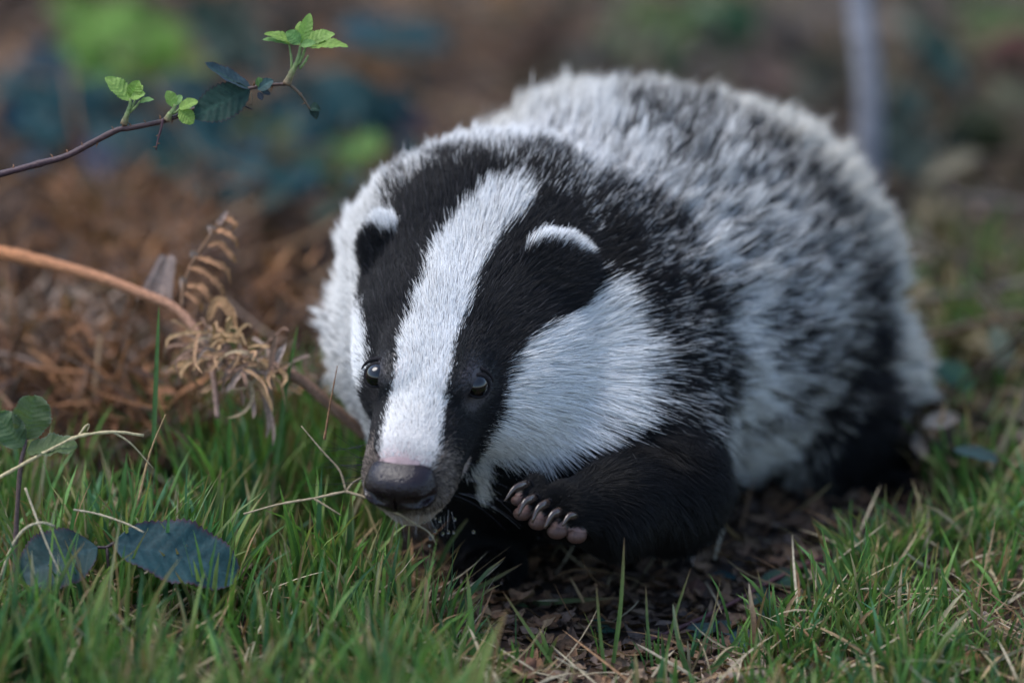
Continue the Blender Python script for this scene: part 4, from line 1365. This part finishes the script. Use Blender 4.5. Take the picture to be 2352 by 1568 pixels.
def single_blade(name, label, ctrl, width, col, tipcol, cat="grass blade", mat=None, group=None):
    rng = np.random.default_rng(abs(hash(label)) % 1000 if False else len(label) * 7 + int(ctrl[0][0]))
    path = spline(ctrl, 16)
    n = len(path)
    tg = np.gradient(path, axis=0); tg /= np.linalg.norm(tg, axis=1, keepdims=True)
    nr = np.array([.25, -.1, -.95]); side = np.cross(tg, nr); side /= np.linalg.norm(side, axis=1, keepdims=True)
    up = np.cross(side, tg)
    s = np.linspace(0, 1, n)
    w = width * np.interp(s, [0, .3, .75, .93, 1], [.8, 1, .7, .32, .03])
    V = np.concatenate([path - side * (w / 2)[:, None] + up * (w * .2)[:, None], path, path + side * (w / 2)[:, None] + up * (w * .2)[:, None]])
    i = np.arange(n - 1)
    F = np.concatenate([np.stack([i, i + n, i + n + 1, i + 1], -1), np.stack([i + n, i + 2 * n, i + 2 * n + 1, i + n + 1], -1)])
    k = np.tile(s, 3)[:, None] ** 3
    c = np.array(col) * (1 - k) + np.array(tipcol) * k
    o = mesh_obj(name, P3(V), F, mat or M_GRASS, None, c * rng.uniform(.9, 1.1, (len(V), 1)))
    return tag(o, label, cat, group)


GR, GR2, RT = (.11, .19, .045), (.085, .17, .05), (.17, .09, .05)


def gblade(label, tip, base, width, col=GR, tipcol=RT, bow=0.0, name="grass_blade", cat="grass blade", mat=None, lift=0.0):
    wb = float(ground_w(base[0], base[1])) - lift
    wt = wb - 15
    mx, my = (tip[0] + base[0]) / 2 + bow, (tip[1] + base[1]) / 2
    return single_blade(name, label, [(base[0], base[1] + 6, wb), (mx, my, (wb + wt) / 2), (tip[0], tip[1], wt)], width, col, tipcol, cat, mat)


gblade("tallest upright green blade in front of the raised paw", (1434, 1234), (1404, 1545), 11, bow=6)
gblade("thin upright green blade left of the tallest one below the paw", (1369, 1337), (1392, 1560), 9, bow=-3)
gblade("slim green blade just right of the tallest blade below the elbow", (1483, 1343), (1500, 1540), 8, GR2, bow=-4)
gblade("green blade with a withered brown tip leaning right under the badger's elbow", (1587, 1302), (1520, 1545), 8, GR, (.16, .08, .05), bow=-6)
gblade("short broad green blade with pale point left of the dead brown blade", (1545, 1386), (1584, 1560), 14, GR2, (.3, .3, .2), bow=-6)
gblade("green blade leaning left from low centre towards the standing paw", (1154, 1356), (1296, 1556), 9, bow=-4)
gblade("upright green blade below the standing paw's claws", (1068, 1360), (1082, 1520), 9, GR2)
gblade("bright upright green blade left of the standing paw", (994, 1306), (998, 1470), 9)
gblade("green blade leaning left, short, under the gap between the paws", (1114, 1405), (1168, 1550), 9, GR2)
gblade("wide green blade sloping up to the right against the dead brown blade", (1711, 1448), (1606, 1560), 17, GR2, GR, bow=6)
gblade("long green blade lying across the standing paw, tip to the right", (1200, 1293), (950, 1420), 13, (.07, .125, .035), bow=10)
gblade("dim green blade lying flat on the bare soil under the raised paw", (1432, 1372), (1150, 1388), 14, (.055, .10, .025))
gblade("long green blade sweeping up behind the water drops under the chin", (1092, 1165), (985, 1345), 12, (.06, .12, .03), bow=-10)
gblade("tall green blade standing left of the orange stalk's end", (365, 700), (352, 1010), 12, (.075, .145, .045), GR, lift=1000)
gblade("broad green blade rising between the crumpled bracken and the badger", (684, 746), (632, 1060), 13, (.08, .15, .045), GR, bow=-4, lift=700)
gblade("bright green blade standing behind the broad bramble leaf", (424, 1030), (386, 1210), 13, (.095, .18, .045), GR)
gblade("bright green blade curving up behind the bramble leaf's tip", (656, 1036), (566, 1270), 12, (.095, .18, .045), GR, bow=-12)
gblade("pale dry blade standing alone right of the bramble leaf tip", (652, 1238), (676, 1400), 9, (.36, .29, .15), (.55, .48, .34), name="withered_grass", cat="dry grass", mat=M_DRY)
wb = float(ground_w(1698, 1562))
single_blade("withered_grass", "stiff dead brown blade with pale tip standing at low right of centre", [(1696, 1572, wb), (1708, 1530, wb), (1724, 1490, wb - 6), (1730, 1424, wb - 10), (1724, 1380, wb - 12), (1720, 1338, wb - 14)], 17, (.17, .075, .035), (.50, .38, .25), "dry grass", M_DRY)


def dry_stalk(label, ctrl, r0, r1, col=STRAW, branches=()):
    t = thing("dry_stalk", label, "dry stalk", P(*ctrl[0])[()])
    rng = np.random.default_rng(int(ctrl[0][0]) + 500)
    stem(t, ctrl, r0 * .8, r1 * .8, col, "stem", M_DRY, 26, 7, .14, rng)
    for b in branches:
        stem(t, b, r1 * .8, r1 * .35, np.array(col) * .9, "branch", M_DRY, 14, 6, .08, rng)
    return t


dry_stalk("pale forked dry stalk touching the badger's muzzle from the left", [(560, 1180, 20), (640, 1158, 0), (720, 1144, -30), (795, 1128, -60)], 3.2, 4.2, (.33, .26, .17),
          [[(795, 1128, -60), (780, 1080, -50), (740, 1035, -40), (692, 978, -30)], [(795, 1128, -60), (850, 1146, -90), (905, 1174, -110)], [(722, 1145, -30), (750, 1162, -40), (784, 1183, -45)], [(795, 1128, -60), (815, 1105, -60), (850, 1090, -60)], [(905, 1174, -110), (950, 1200, -110), (985, 1222, -110), (1000, 1245, -108)]])
dry_stalk("long bent straw arching low across the left edge under the crinkled leaf", [(-40, 1118, -60), (60, 1062, -60), (120, 1030, -60), (180, 1002, -50), (260, 992, -40), (330, 1000, -20)], 6, 4, (.46, .38, .22),
          [[(260, 992, -40), (300, 1018, -30), (352, 1075, -10)], [(180, 1002, -50), (195, 980, -40), (205, 975, -35), (200, 990, -30)]])
dry_stalk("pale thin straw lying over the left bramble leaf", [(58, 1120, -90), (84, 1190, -110), (112, 1260, -130), (140, 1320, -130)], 4, 2.5, (.42, .35, .24))
dry_stalk("pale straw pointing left from the base of the broad bramble leaf", [(170, 1170, -20), (225, 1180, -50), (290, 1202, -75), (330, 1222, -90)], 3.5, 2.5, (.42, .35, .24))
dry_stalk("bleached curling straw at the far left over the bramble leaf", [(0, 1330, -80), (30, 1250, -120), (60, 1212, -130), (95, 1200, -130), (125, 1208, -110)], 5, 3.5, (.44, .38, .26))
dry_stalk("brown thin dead stalk standing behind the left cheek", [(745, 1010, 160), (758, 930, 160), (775, 840, 150)], 3.5, 1.5, (.25, .13, .07))
dry_stalk("thin russet dry stalk upright in the grass above the broad bramble leaf", [(318, 1150, 20), (345, 1040, 20), (380, 952, 10)], 4, 2, (.33, .22, .11))
# ------------------------------------------------------------------ dead leaves, chips and litter
def shards(n, poly, size, pal, rng, lift=(.0005, .006), elong=(1.2, 4.0), tilt=.5, patchy=False):
    """curled bits of dead leaf and bracken scattered on the ground."""
    p = scatter(poly, n, rng)
    if patchy:
        p = p[nz(p[:, 0] * .012, p[:, 1] * .02, 61) + rng.normal(0, .25, n) > -.12]
        n = len(p)
    B = G(p[:, 0], p[:, 1]); B[:, 2] += rng.uniform(*lift, n)
    if patchy:
        B[:, 2] += .014 * np.clip(nz(p[:, 0] * .012, p[:, 1] * .02, 61), 0, 1)
    L = rng.uniform(*size, n) * 1e-3; W = L / rng.uniform(*elong, n)
    az = rng.uniform(0, 6.28, n)
    a = np.stack([np.cos(az), np.sin(az), rng.normal(0, tilt, n)], -1); a /= np.linalg.norm(a, axis=1, keepdims=True)
    b = np.cross(a, np.array([0, 0, 1.0]) + rng.normal(0, tilt, (n, 3))); b /= np.linalg.norm(b, axis=1, keepdims=True)
    u = np.cross(b, a)
    V = np.zeros((n, 5, 3, 3))
    for i, s in enumerate(np.linspace(-1, 1, 5)):
        w = np.array([.15, .8, 1, .7, .1])[i] * rng.uniform(.7, 1.3, n)
        cen = B + a * (s * L / 2)[:, None] + u * (L * .18 * (s * s) * rng.uniform(-1, 1, n))[:, None]
        for j, q in enumerate((-1, 0, 1)):
            V[:, i, j] = cen + b * (q * w * W / 2)[:, None] + u * (abs(q) * W * .22)[:, None]
    idx = np.arange(n * 15).reshape(n, 5, 3)
    F = np.concatenate([np.stack([idx[:, :-1, j], idx[:, :-1, j + 1], idx[:, 1:, j + 1], idx[:, 1:, j]], -1).reshape(-1, 4) for j in (0, 1)])
    pal = np.array(pal)
    k = rng.integers(0, len(pal), n)
    if patchy:                      # neighbouring litter is alike: rusty, grey or dark drifts
        k = np.clip(((nz(p[:, 0] * .008, p[:, 1] * .013, 62) * .75 + .5 + rng.normal(0, .13, n)) * len(pal)).astype(int), 0, len(pal) - 1)
    col = pal[k] * rng.uniform(.6, 1.3, (n, 1))
    C = np.repeat(col, 15, 0)
    return V.reshape(-1, 3), F, C


def stalks(n, poly, ln, rad, pal, rng, lift=(.003, .03), steep=.5):
    p = scatter(poly, n, rng)
    B = G(p[:, 0], p[:, 1]); B[:, 2] += rng.uniform(*lift, n)
    L = rng.uniform(*ln, n) * 1e-3
    az = rng.uniform(0, 6.28, n); el = rng.normal(0, steep, n)
    d = np.stack([np.cos(az) * np.cos(el), np.sin(az) * np.cos(el), np.abs(np.sin(el))], -1)
    bend = rng.normal(0, .25, (n, 3))
    K, S = 6, 5
    s = np.linspace(-.5, .5, K)
    pts = B[:, None] + d[:, None] * (s[None, :, None] * L[:, None, None]) + bend[:, None] * (s ** 2)[None, :, None] * L[:, None, None]
    r = rng.uniform(*rad, n) * 1e-3
    u = np.cross(d, np.array([0, 0, 1.0]) + rng.normal(0, .2, (n, 3))); u /= np.linalg.norm(u, axis=1, keepdims=True)
    v = np.cross(d, u)
    V = np.zeros((n, K, S, 3))
    for j in range(S):
        a = 2 * math.pi * j / S
        V[:, :, j] = pts + ((math.cos(a) * u + math.sin(a) * v) * r[:, None])[:, None]
    idx = np.arange(n * K * S).reshape(n, K, S)
    F = np.concatenate([np.stack([idx[:, :-1, j], idx[:, :-1, (j + 1) % S], idx[:, 1:, (j + 1) % S], idx[:, 1:, j]], -1).reshape(-1, 4) for j in range(S)])
    pal = np.array(pal)
    C = np.repeat(pal[rng.integers(0, len(pal), n)] * rng.uniform(.6, 1.2, (n, 1)), K * S, 0)
    return V.reshape(-1, 3), F, C


RUST = [(.07, .045, .034), (.11, .066, .045), (.16, .095, .062), (.15, .12, .10), (.24, .12, .06), (.30, .145, .065), (.20, .13, .085)]
BROWNS = [(.16, .095, .060), (.13, .082, .058), (.20, .125, .078), (.11, .074, .056), (.22, .15, .10), (.15, .11, .09), (.25, .14, .08)]
DULL = [(.13, .095, .06), (.10, .085, .055), (.17, .14, .085), (.085, .07, .05), (.11, .075, .055), (.15, .13, .11)]


def litter():
    rng = np.random.default_rng(33)
    bank_l = [(-900, -260), (1300, -260), (1300, 500), (1000, 1100), (600, 1160), (-900, 1190)]
    bank_r = [(1150, -260), (3200, -260), (3200, 1150), (2120, 1150), (1700, 1000), (1150, 500)]
    soil = [(960, 1230), (1900, 1130), (2160, 1130), (1900, 1240), (1700, 1480), (1720, 1640), (1000, 1640), (940, 1400)]
    parts = [shards(13000, bank_l, (6, 26), RUST, rng, (.001, .016), elong=(1.6, 7), tilt=.5, patchy=True), shards(9500, bank_r, (6, 26), sorted(DULL), rng, (.001, .016), elong=(1.6, 7), tilt=.5, patchy=True),
             shards(1500, soil, (3, 13), [np.array(c) * .95 for c in BROWNS], rng, (.0003, .003), tilt=.3), shards(900, [(-420, 1000), (2780, 1000), (2780, 1900), (-420, 1900)], (4, 14), BROWNS, rng, (.0003, .004), tilt=.35)]
    V, F, C = merge(parts)
    o = fast_mesh("leaf_litter", V, F, M_DRY, C)
    tag(o, "brown dead leaves and bracken litter covering the bank and soil", "leaf litter", kind="stuff")
    parts = [stalks(700, bank_l, (30, 120), (.5, 1.6), BROWNS + [(.34, .22, .13)], rng), stalks(260, bank_r, (30, 140), (.6, 2.0), DULL + [(.26, .20, .15)], rng)]
    # springy tangle of broken fronds behind the grass on the left
    tang = [(-420, 620), (500, 640), (760, 900), (780, 1150), (-420, 1190)]
    rust = [(.26, .12, .055), (.20, .095, .05), (.31, .16, .08), (.15, .085, .055), (.24, .17, .13)]
    parts += [stalks(420, tang, (20, 90), (.3, 1.1), rust, rng, (.004, .05), .7), shards(5200, tang, (5, 22), [(.075, .045, .034), (.13, .07, .042)] + rust, rng, (.002, .05), elong=(3.5, 11), tilt=.8, patchy=True)]
    V, F, C = merge(parts)
    o = fast_mesh("dead_bracken", V, F, M_DRY, C)
    tag(o, "tangle of dead bracken stems covering the blurred bank behind", "bracken", kind="stuff")


litter()


def dead_leaf(label, base, tip, width, nrm, col, curl=.8, lift=20, **kw):
    wb = float(ground_w((base[0] + tip[0]) / 2, max(base[1], tip[1]))) - lift
    rng = np.random.default_rng(int(base[0]))
    V, F, c = leaf_local(math.dist(base, tip), width, rng, n=22, m=5, veins=6, serr=.12, pleat=.08, fold=.3, curl=curl, main=col, edge=np.array(col) * .7, vein=np.array(col) * 1.35, wave=.08, **kw)
    o = mesh_obj("dead_leaf", P3(put(V, (*base, wb), (*tip, wb - 20), nrm)), F, M_DRY, None, c)
    return tag(o, label, "dead leaf")


dead_leaf("curled brown dead leaf with a pointed lobe at the bottom centre", (1235, 1556), (1170, 1500), 66, (.2, -.6, -.7), (.17, .085, .055))
dead_leaf("small pale brown dead leaf lying below the tall centre blade", (1490, 1560), (1440, 1530), 40, (.1, -.7, -.6), (.22, .15, .10))
dead_leaf("orange-brown crumpled dead leaf at the lower right", (2280, 1540), (2190, 1495), 70, (-.1, -.7, -.6), (.24, .12, .06))
dead_leaf("small upright pale pinkish dead leaf at the right edge grass", (2272, 1470), (2266, 1400), 32, (.3, -.1, -.9), (.34, .25, .20), .4)
dead_leaf("dull pinkish dead leaf half hidden in grass under the broad bramble leaf", (480, 1400), (395, 1345), 88, (.1, -.5, -.8), (.19, .12, .095))
dead_leaf("flat pinkish-brown dead leaf in the grass at far right", (2100, 1462), (2150, 1410), 44, (0, -.8, -.5), (.25, .17, .14))
dead_leaf("dark red-brown dead leaf on the soil right of the raised forearm", (1640, 1360), (1560, 1330), 56, (0, -.8, -.5), (.11, .055, .04))


def bark_chip():
    rng = np.random.default_rng(4)
    n = 16
    xs = np.linspace(0, 1, n)
    w0 = float(ground_w(1700, 1520))
    top = [(1600 + 240 * x, 1490 - 14 * math.sin(x * 5) + rng.normal(0, 3) + 26 * x, w0 + 120) for x in xs]
    bot = [(1612 + 236 * x, 1546 + 10 * math.sin(x * 7 + 1) + rng.normal(0, 4) + 14 * x, w0 - 120) for x in xs]
    A = np.array(top); B = np.array(bot)
    M = (A + B) / 2 + np.array([0, -10, 0])
    V = np.concatenate([A, M, B, A + (0, 16, 0), M + (0, 16, 0), B + (0, 16, 0)])
    F = []
    for i in range(n - 1):
        for a, b in ((0, 1), (1, 2)):
            F.append((a * n + i, b * n + i, b * n + i + 1, a * n + i + 1)); F.append(((a + 3) * n + i, (a + 3) * n + i + 1, (b + 3) * n + i + 1, (b + 3) * n + i))
        F.append((i, i + 1, 3 * n + i + 1, 3 * n + i)); F.append((2 * n + i, 5 * n + i, 5 * n + i + 1, 2 * n + i + 1))
    F += [(0, 3 * n, 4 * n, n), (n, 4 * n, 5 * n, 2 * n), (n - 1, 2 * n - 1, 5 * n - 1, 4 * n - 1), (2 * n - 1, 3 * n - 1, 6 * n - 1, 5 * n - 1)]
    o = mesh_obj("bark_chip", P3(V), F, M_BARK, None, np.tile((.30, .235, .19), (len(V), 1)))
    tag(o, "pale flat piece of bark on the ground behind the dead brown blade", "bark")


bark_chip()


# ------------------------------------------------------------------ low bramble runner on the right
def gp(x, y, lift):
    return (x, y, float(ground_w(x, y + lift)))


def runner():
    rng = np.random.default_rng(14)
    t = thing("bramble_runner", "reddish bramble runner with dark leaves on the soil below the badger's belly", "bramble", G(1700, 1400)[()])
    c = [gp(1490, 1470, 12), gp(1600, 1425, 14), gp(1690, 1380, 24), gp(1770, 1335, 26), gp(1860, 1292, 20), gp(1930, 1262, 14)]
    stem(t, c, 6, 5, (.11, .045, .045), n=40, rng=rng)
    lv = [((1690, 1330), (1610, 1296), 34, (0, -.85, -.4), TEAL), ((1745, 1335), (1860, 1318), 66, (.1, -.7, -.6), DKGREEN), ((1740, 1345), (1735, 1412), 60, (-.3, -.35, -.85), (.022, .05, .042)),
          ((1650, 1440), (1560, 1452), 56, (0, -.8, -.5), (.024, .052, .050)), ((1640, 1428), (1730, 1462), 60, (.1, -.75, -.6), (.022, .046, .05)), ((1690, 1450), (1720, 1500), 54, (.1, -.6, -.8), TEAL),
          ((1400, 1440), (1350, 1425), 46, (0, -.8, -.5), (.022, .05, .035)), ((1370, 1450), (1420, 1440), 40, (0, -.8, -.5), (.02, .05, .035))]
    for b, tp, wd, nr, ma in lv:
        leaf(t, gp(*b, 22), gp(*tp, 26), wd, nr, rng, main=ma, veins=6, n=24, curl=.3, edge=(.04, .03, .03))


runner()


# ------------------------------------------------------------------ blurred brambles and stalks on the bank behind
def bush(label, leaves, stems, col, group=None, name="bramble_bush", extra=0):
    rng = np.random.default_rng(len(label) + int(leaves[0][0]))
    own = list(leaves)
    for _ in range(extra):          # lesser leaves filling out the same plant
        q = own[rng.integers(0, len(own))]
        c = np.array(q[5] if len(q) > 5 else col) * rng.uniform(.55, .95)
        leaves = leaves + [(q[0] + rng.normal(0, 45), q[1] + rng.normal(12, 30), q[2] * rng.uniform(.5, .9), q[3] * rng.uniform(.6, 1.0), rng.uniform(0, 180), tuple(c))]
    w0 = float(ground_w(leaves[0][0], leaves[0][1] + 60))
    t = thing(name, label, "bramble", P(leaves[0][0], leaves[0][1] + 60, w0)[()])
    for x, y, ln, wd, ang, *rest in leaves:
        ma = rest[0] if rest else col
        w = float(ground_w(x, y + 130)) - 130
        k = 1 + w * U / DIST
        d = np.array([math.cos(math.radians(ang)), math.sin(math.radians(ang))]) * ln / 2
        nr = (rng.normal(0, .25), -.75, -.6 + rng.normal(0, .2))
        leaf(t, (x - d[0], y - d[1], w + rng.uniform(-40, 40)), (x + d[0], y + d[1], w + rng.uniform(-40, 40)), wd * 1.25, nr, rng, main=np.array(ma) * rng.uniform(.85, 1.15), veins=7, n=18, m=4, p=.5, q=.6, curl=.2)
    for a, b in stems:
        wa = float(ground_w(a[0], a[1] + 40)); wb = float(ground_w(b[0], b[1] + 40))
        stem(t, [(a[0], a[1], wa - 40), ((a[0] + b[0]) / 2, (a[1] + b[1]) / 2 - 20, (wa + wb) / 2 - 70), (b[0], b[1], wb - 40)], 7, 4, (.07, .045, .04), n=16, rng=rng)
    return t


BG, BT = (.105, .20, .035), (.018, .066, .074)
bush("bright green blurred leaf cluster on the bank at the upper left", [(180, 40, 150, 90, 20), (260, 70, 160, 100, -20), (330, 50, 120, 80, 40), (220, 120, 150, 90, 10), (320, 130, 130, 80, -30), (390, 100, 110, 80, 60), (280, 20, 140, 80, 0), (170, 110, 110, 70, 70), (400, 130, 60, 60, 0, (.13, .22, .03)), (430, 175, 60, 40, 80, (.14, .16, .04)), (240, 170, 120, 60, -10)], [((200, 60), (330, 180))], BG, name="leafy_plant", extra=16)
bush("dark blue-green blurred bramble at the left edge below the bright cluster", [(70, 165, 130, 70, -10, (.022, .05, .066)), (110, 130, 120, 60, 15, (.024, .052, .07)), (30, 205, 110, 70, 5), (140, 215, 110, 60, -25), (30, 275, 80, 90, 80, (.010, .030, .050)), (140, 265, 130, 110, 60), (190, 230, 90, 60, 30), (90, 305, 100, 60, 20)], [((20, 240), (180, 200))], BT, extra=26)
bush("drooping purple-tinged blurred leaf under the thorny stem", [(235, 385, 140, 70, 60, (.045, .05, .075)), (190, 350, 100, 46, 70, (.10, .028, .035)), (250, 330, 80, 60, 50, (.022, .05, .055))], [((180, 320), (240, 360))], BT, extra=4)
bush("dark teal blurred bramble thicket right of the thorny stem", [(330, 310, 120, 80, 10), (420, 330, 130, 80, -10), (510, 300, 110, 80, 20), (470, 370, 130, 60, 0), (570, 340, 120, 70, 30, (.04, .065, .075)), (390, 375, 130, 60, 10, (.016, .042, .036)), (620, 390, 110, 60, 10, (.02, .045, .034)), (540, 395, 110, 50, -20), (690, 330, 90, 60, 20, (.014, .034, .044)), (590, 310, 90, 60, 80, (.10, .11, .04)), (660, 290, 80, 60, 0), (730, 380, 100, 60, 40, (.022, .05, .03))], [((360, 330), (640, 350)), ((600, 320), (740, 400))], BT, extra=40)
bush("lone blue-green blurred leaf pair right of the green shoot", [(850, 78, 170, 96, 5, (.022, .062, .078)), (960, 75, 150, 70, 8, (.022, .058, .066)), (900, 105, 150, 50, 0, (.02, .05, .05))], [((830, 100), (1000, 80))], BT)
bush("round teal blurred leaves left of the badger's nape", [(800, 240, 150, 130, 20, (.024, .060, .062)), (770, 270, 110, 80, 60), (930, 255, 120, 66, 35, (.022, .054, .062)), (960, 285, 70, 40, 40, (.06, .04, .06)), (840, 335, 70, 60, 0, (.075, .15, .03)), (780, 340, 80, 50, 10, (.045, .10, .04)), (800, 400, 60, 80, 90, (.11, .105, .03)), (700, 410, 90, 60, 20)], [((740, 300), (960, 260))], BT, extra=22)
bush("small bright green seedling leaves below the orange stalk", [(180, 672, 60, 34, 20, (.085, .17, .03)), (165, 690, 50, 30, 80, (.09, .17, .03)), (10, 660, 40, 26, 10, (.08, .15, .03)), (300, 665, 50, 24, -10, (.10, .12, .04))], [((170, 700), (190, 670))], BG, name="seedling")
bush("greenish blurred plant on the bank above the badger's back", [(1480, 30, 150, 70, 10, (.075, .11, .035)), (1620, 20, 150, 80, -15, (.06, .115, .045)), (1700, 40, 140, 80, 20, (.05, .10, .05)), (1420, 90, 110, 60, 30, (.08, .09, .05)), (1560, 80, 140, 60, 0, (.07, .085, .045))], [((1480, 60), (1680, 50))], BG, name="leafy_plant", extra=16)
bush("olive blurred undergrowth in the upper right corner", [(2250, 30, 160, 90, 20, (.09, .11, .04)), (2160, 130, 140, 80, 40, (.03, .06, .05)), (2330, 110, 130, 80, 10, (.10, .045, .035)), (2300, 40, 120, 80, 0, (.085, .12, .04)), (2100, 60, 110, 80, 60, (.045, .08, .05)), (2080, 230, 120, 70, 30, (.04, .06, .05)), (2240, 290, 110, 90, 80, (.022, .026, .012)), (2330, 220, 120, 60, 20, (.11, .105, .06)), (2180, 380, 140, 50, -30, (.12, .105, .07))], [((2080, 200), (2330, 120))], BG, name="leafy_plant", extra=22)  # the near-black leaf is dark colour standing in for a shaded hole
bush("blue-grey blurred leaves low in the grass at far right", [(2240, 1040, 100, 50, 10, (.016, .036, .036)), (2190, 860, 90, 60, 40, (.025, .07, .045)), (2300, 800, 110, 50, 70, (.16, .17, .12))], [((2200, 1060), (2270, 1030))], BT)


bush("dark green blurred thicket across the top left behind the sprig", [(480, 60, 120, 80, 20, (.016, .036, .026)), (560, 130, 130, 80, -20, (.02, .042, .034)), (450, 210, 120, 80, 40, (.016, .045, .05)), (520, 20, 120, 80, 0, (.022, .04, .03)), (640, 60, 110, 70, 20, (.03, .03, .022)), (340, 220, 130, 80, 10, (.016, .044, .046)), (260, 250, 120, 80, 30, (.018, .05, .052)), (700, 200, 110, 70, 0, (.018, .046, .05))], [((440, 100), (640, 180))], BT, extra=40)
bush("dim brownish blurred undergrowth along the top right of the back", [(1250, 60, 130, 80, 10, (.10, .06, .04)), (1370, 130, 120, 70, 30, (.05, .045, .035)), (1800, 70, 120, 80, -20, (.07, .055, .045)), (1880, 170, 120, 80, 20, (.05, .05, .035)), (1780, 180, 110, 60, 0, (.08, .05, .04)), (2060, 320, 120, 80, 40, (.035, .05, .04))], [((1250, 90), (1400, 120)), ((1760, 120), (1900, 180))], BG, name="leafy_plant", extra=30)


def bank_stalk(label, pts, r, col):
    rng = np.random.default_rng(int(pts[0][0]) + 77)
    c = [(x, y, float(ground_w(x, y + lf)) - 50) for x, y, lf in pts]
    o = stem(None, c, r, r * .8, col, "dead_stalk", M_DRY, 20, 8, .06, rng)
    tag(o, label, "dead stalk")


bank_stalk("pale pinkish blurred broken stalk at the upper left edge", [(-30, 150, 60), (40, 128, 60), (110, 112, 60)], 15, (.34, .22, .17))
bank_stalk("pale blurred stalk leaning behind the upright bracken frond", [(405, 570, 60), (430, 500, 60), (460, 430, 60)], 18, (.26, .17, .13))
bank_stalk("tan blurred stalk leaning above the orange bracken stalk", [(205, 620, 50), (235, 560, 50), (268, 500, 50)], 15, (.36, .21, .10))
bank_stalk("orange-brown blurred stalk leaning low at the left edge", [(60, 880, 40), (130, 840, 40), (200, 800, 40)], 14, (.28, .15, .07))
bank_stalk("grey-brown blurred stick slanting up behind the badger's back", [(1560, 160, 60), (1660, 110, 60), (1760, 40, 60)], 17, (.17, .14, .13))
bank_stalk("pinkish blurred stick slanting right of the grey sapling", [(2060, 350, 50), (2150, 420, 50), (2260, 500, 50)], 15, (.24, .17, .14))
bank_stalk("dark blurred stalk running behind the round teal leaves", [(880, 480, 60), (960, 420, 60), (1040, 310, 60)], 12, (.12, .085, .06))


def sapling():
    rng = np.random.default_rng(6)
    w = 3450.0
    base = P(1990, 640, float(ground_w(1990, 640)))
    k = (P(1990, 430, w) - P(1990, 640, w))
    t = thing("sapling_tree", "slim smooth grey sapling trunk rising behind the badger's rump", "tree", base)
    gw = float(ground_w(1990, 520))
    ctrl = [(1992, 530, gw), (1994, 420, gw - 40), (1998, 250, gw - 60), (1988, 120, gw - 40), (1974, -20, gw), (1960, -600, gw + 100), (1990, -2600, gw + 200), (1960, -6200, gw + 300)]
    path = spline(ctrl, 70)
    V, F = tube(path, np.concatenate([np.linspace(34, 30, 40), np.linspace(30, 10, 30)]), 12)
    trunk = mesh_obj("trunk", P3(V), F, M_BARK, t, np.tile((.17, .17, .185), (len(V), 1)) * rng.uniform(.85, 1.15, (len(V), 1)))
    for i in range(46, 69, 3):
        b = path[i]
        d = np.array([rng.normal(0, 1), -.8, rng.normal(0, 1)]); d /= np.linalg.norm(d)
        ln = rng.uniform(900, 1800)
        br = spline([b, b + d * ln * .5 + (0, -60, 0), b + d * ln], 8)
        V, F = tube(br, np.linspace(12, 3, 8), 6)
        limb = mesh_obj("limb", P3(V), F, M_BARK, t, np.tile((.15, .14, .14), (len(V), 1)))
        for q in range(7):
            bb = br[rng.integers(3, 8)]
            tp = bb + rng.normal(0, 1, 3) * 110
            leaf(limb, bb, tp, 110, (0, -.9, -.3), rng, main=(.06, .12, .03), veins=5, n=10, m=3)


sapling()


# ------------------------------------------------------------------ water drops under the chin
def drops():
    m, nt, b, out = new_mat("water_material")
    b.inputs["Base Color"].default_value = (1, 1, 1, 1)
    b.inputs["Roughness"].default_value = 0.0
    b.inputs["IOR"].default_value = 1.33
    b.inputs["Transmission Weight"].default_value = 1.0
    rng = np.random.default_rng(2)
    for x, y, r in ((991, 1233, 6.5), (1000, 1219, 4), (1030, 1221, 3.6), (1017, 1225, 3.4), (1044, 1192, 4), (1010, 1196, 3), (975, 1200, 3), (986, 1252, 3), (1042, 1222, 3.2), (1088, 1221, 3.4), (1000, 1190, 2.8), (925, 1190, 2.6)):
        V, F = uv_sphere((x, y, -85 + rng.uniform(-15, 15)), r, 14, 10, (1, 1.2, 1))
        o = mesh_obj("water_drop", P3(V), F, m)
        if r > 6:
            tag(o, "largest clear water drop, lowest at the end of the forked stalk under the chin", "water drop", "water drops under the chin")
        else:
            tag(o, "tiny clear water drop hanging under the badger's wet chin", "water drop", "water drops under the chin")


drops()
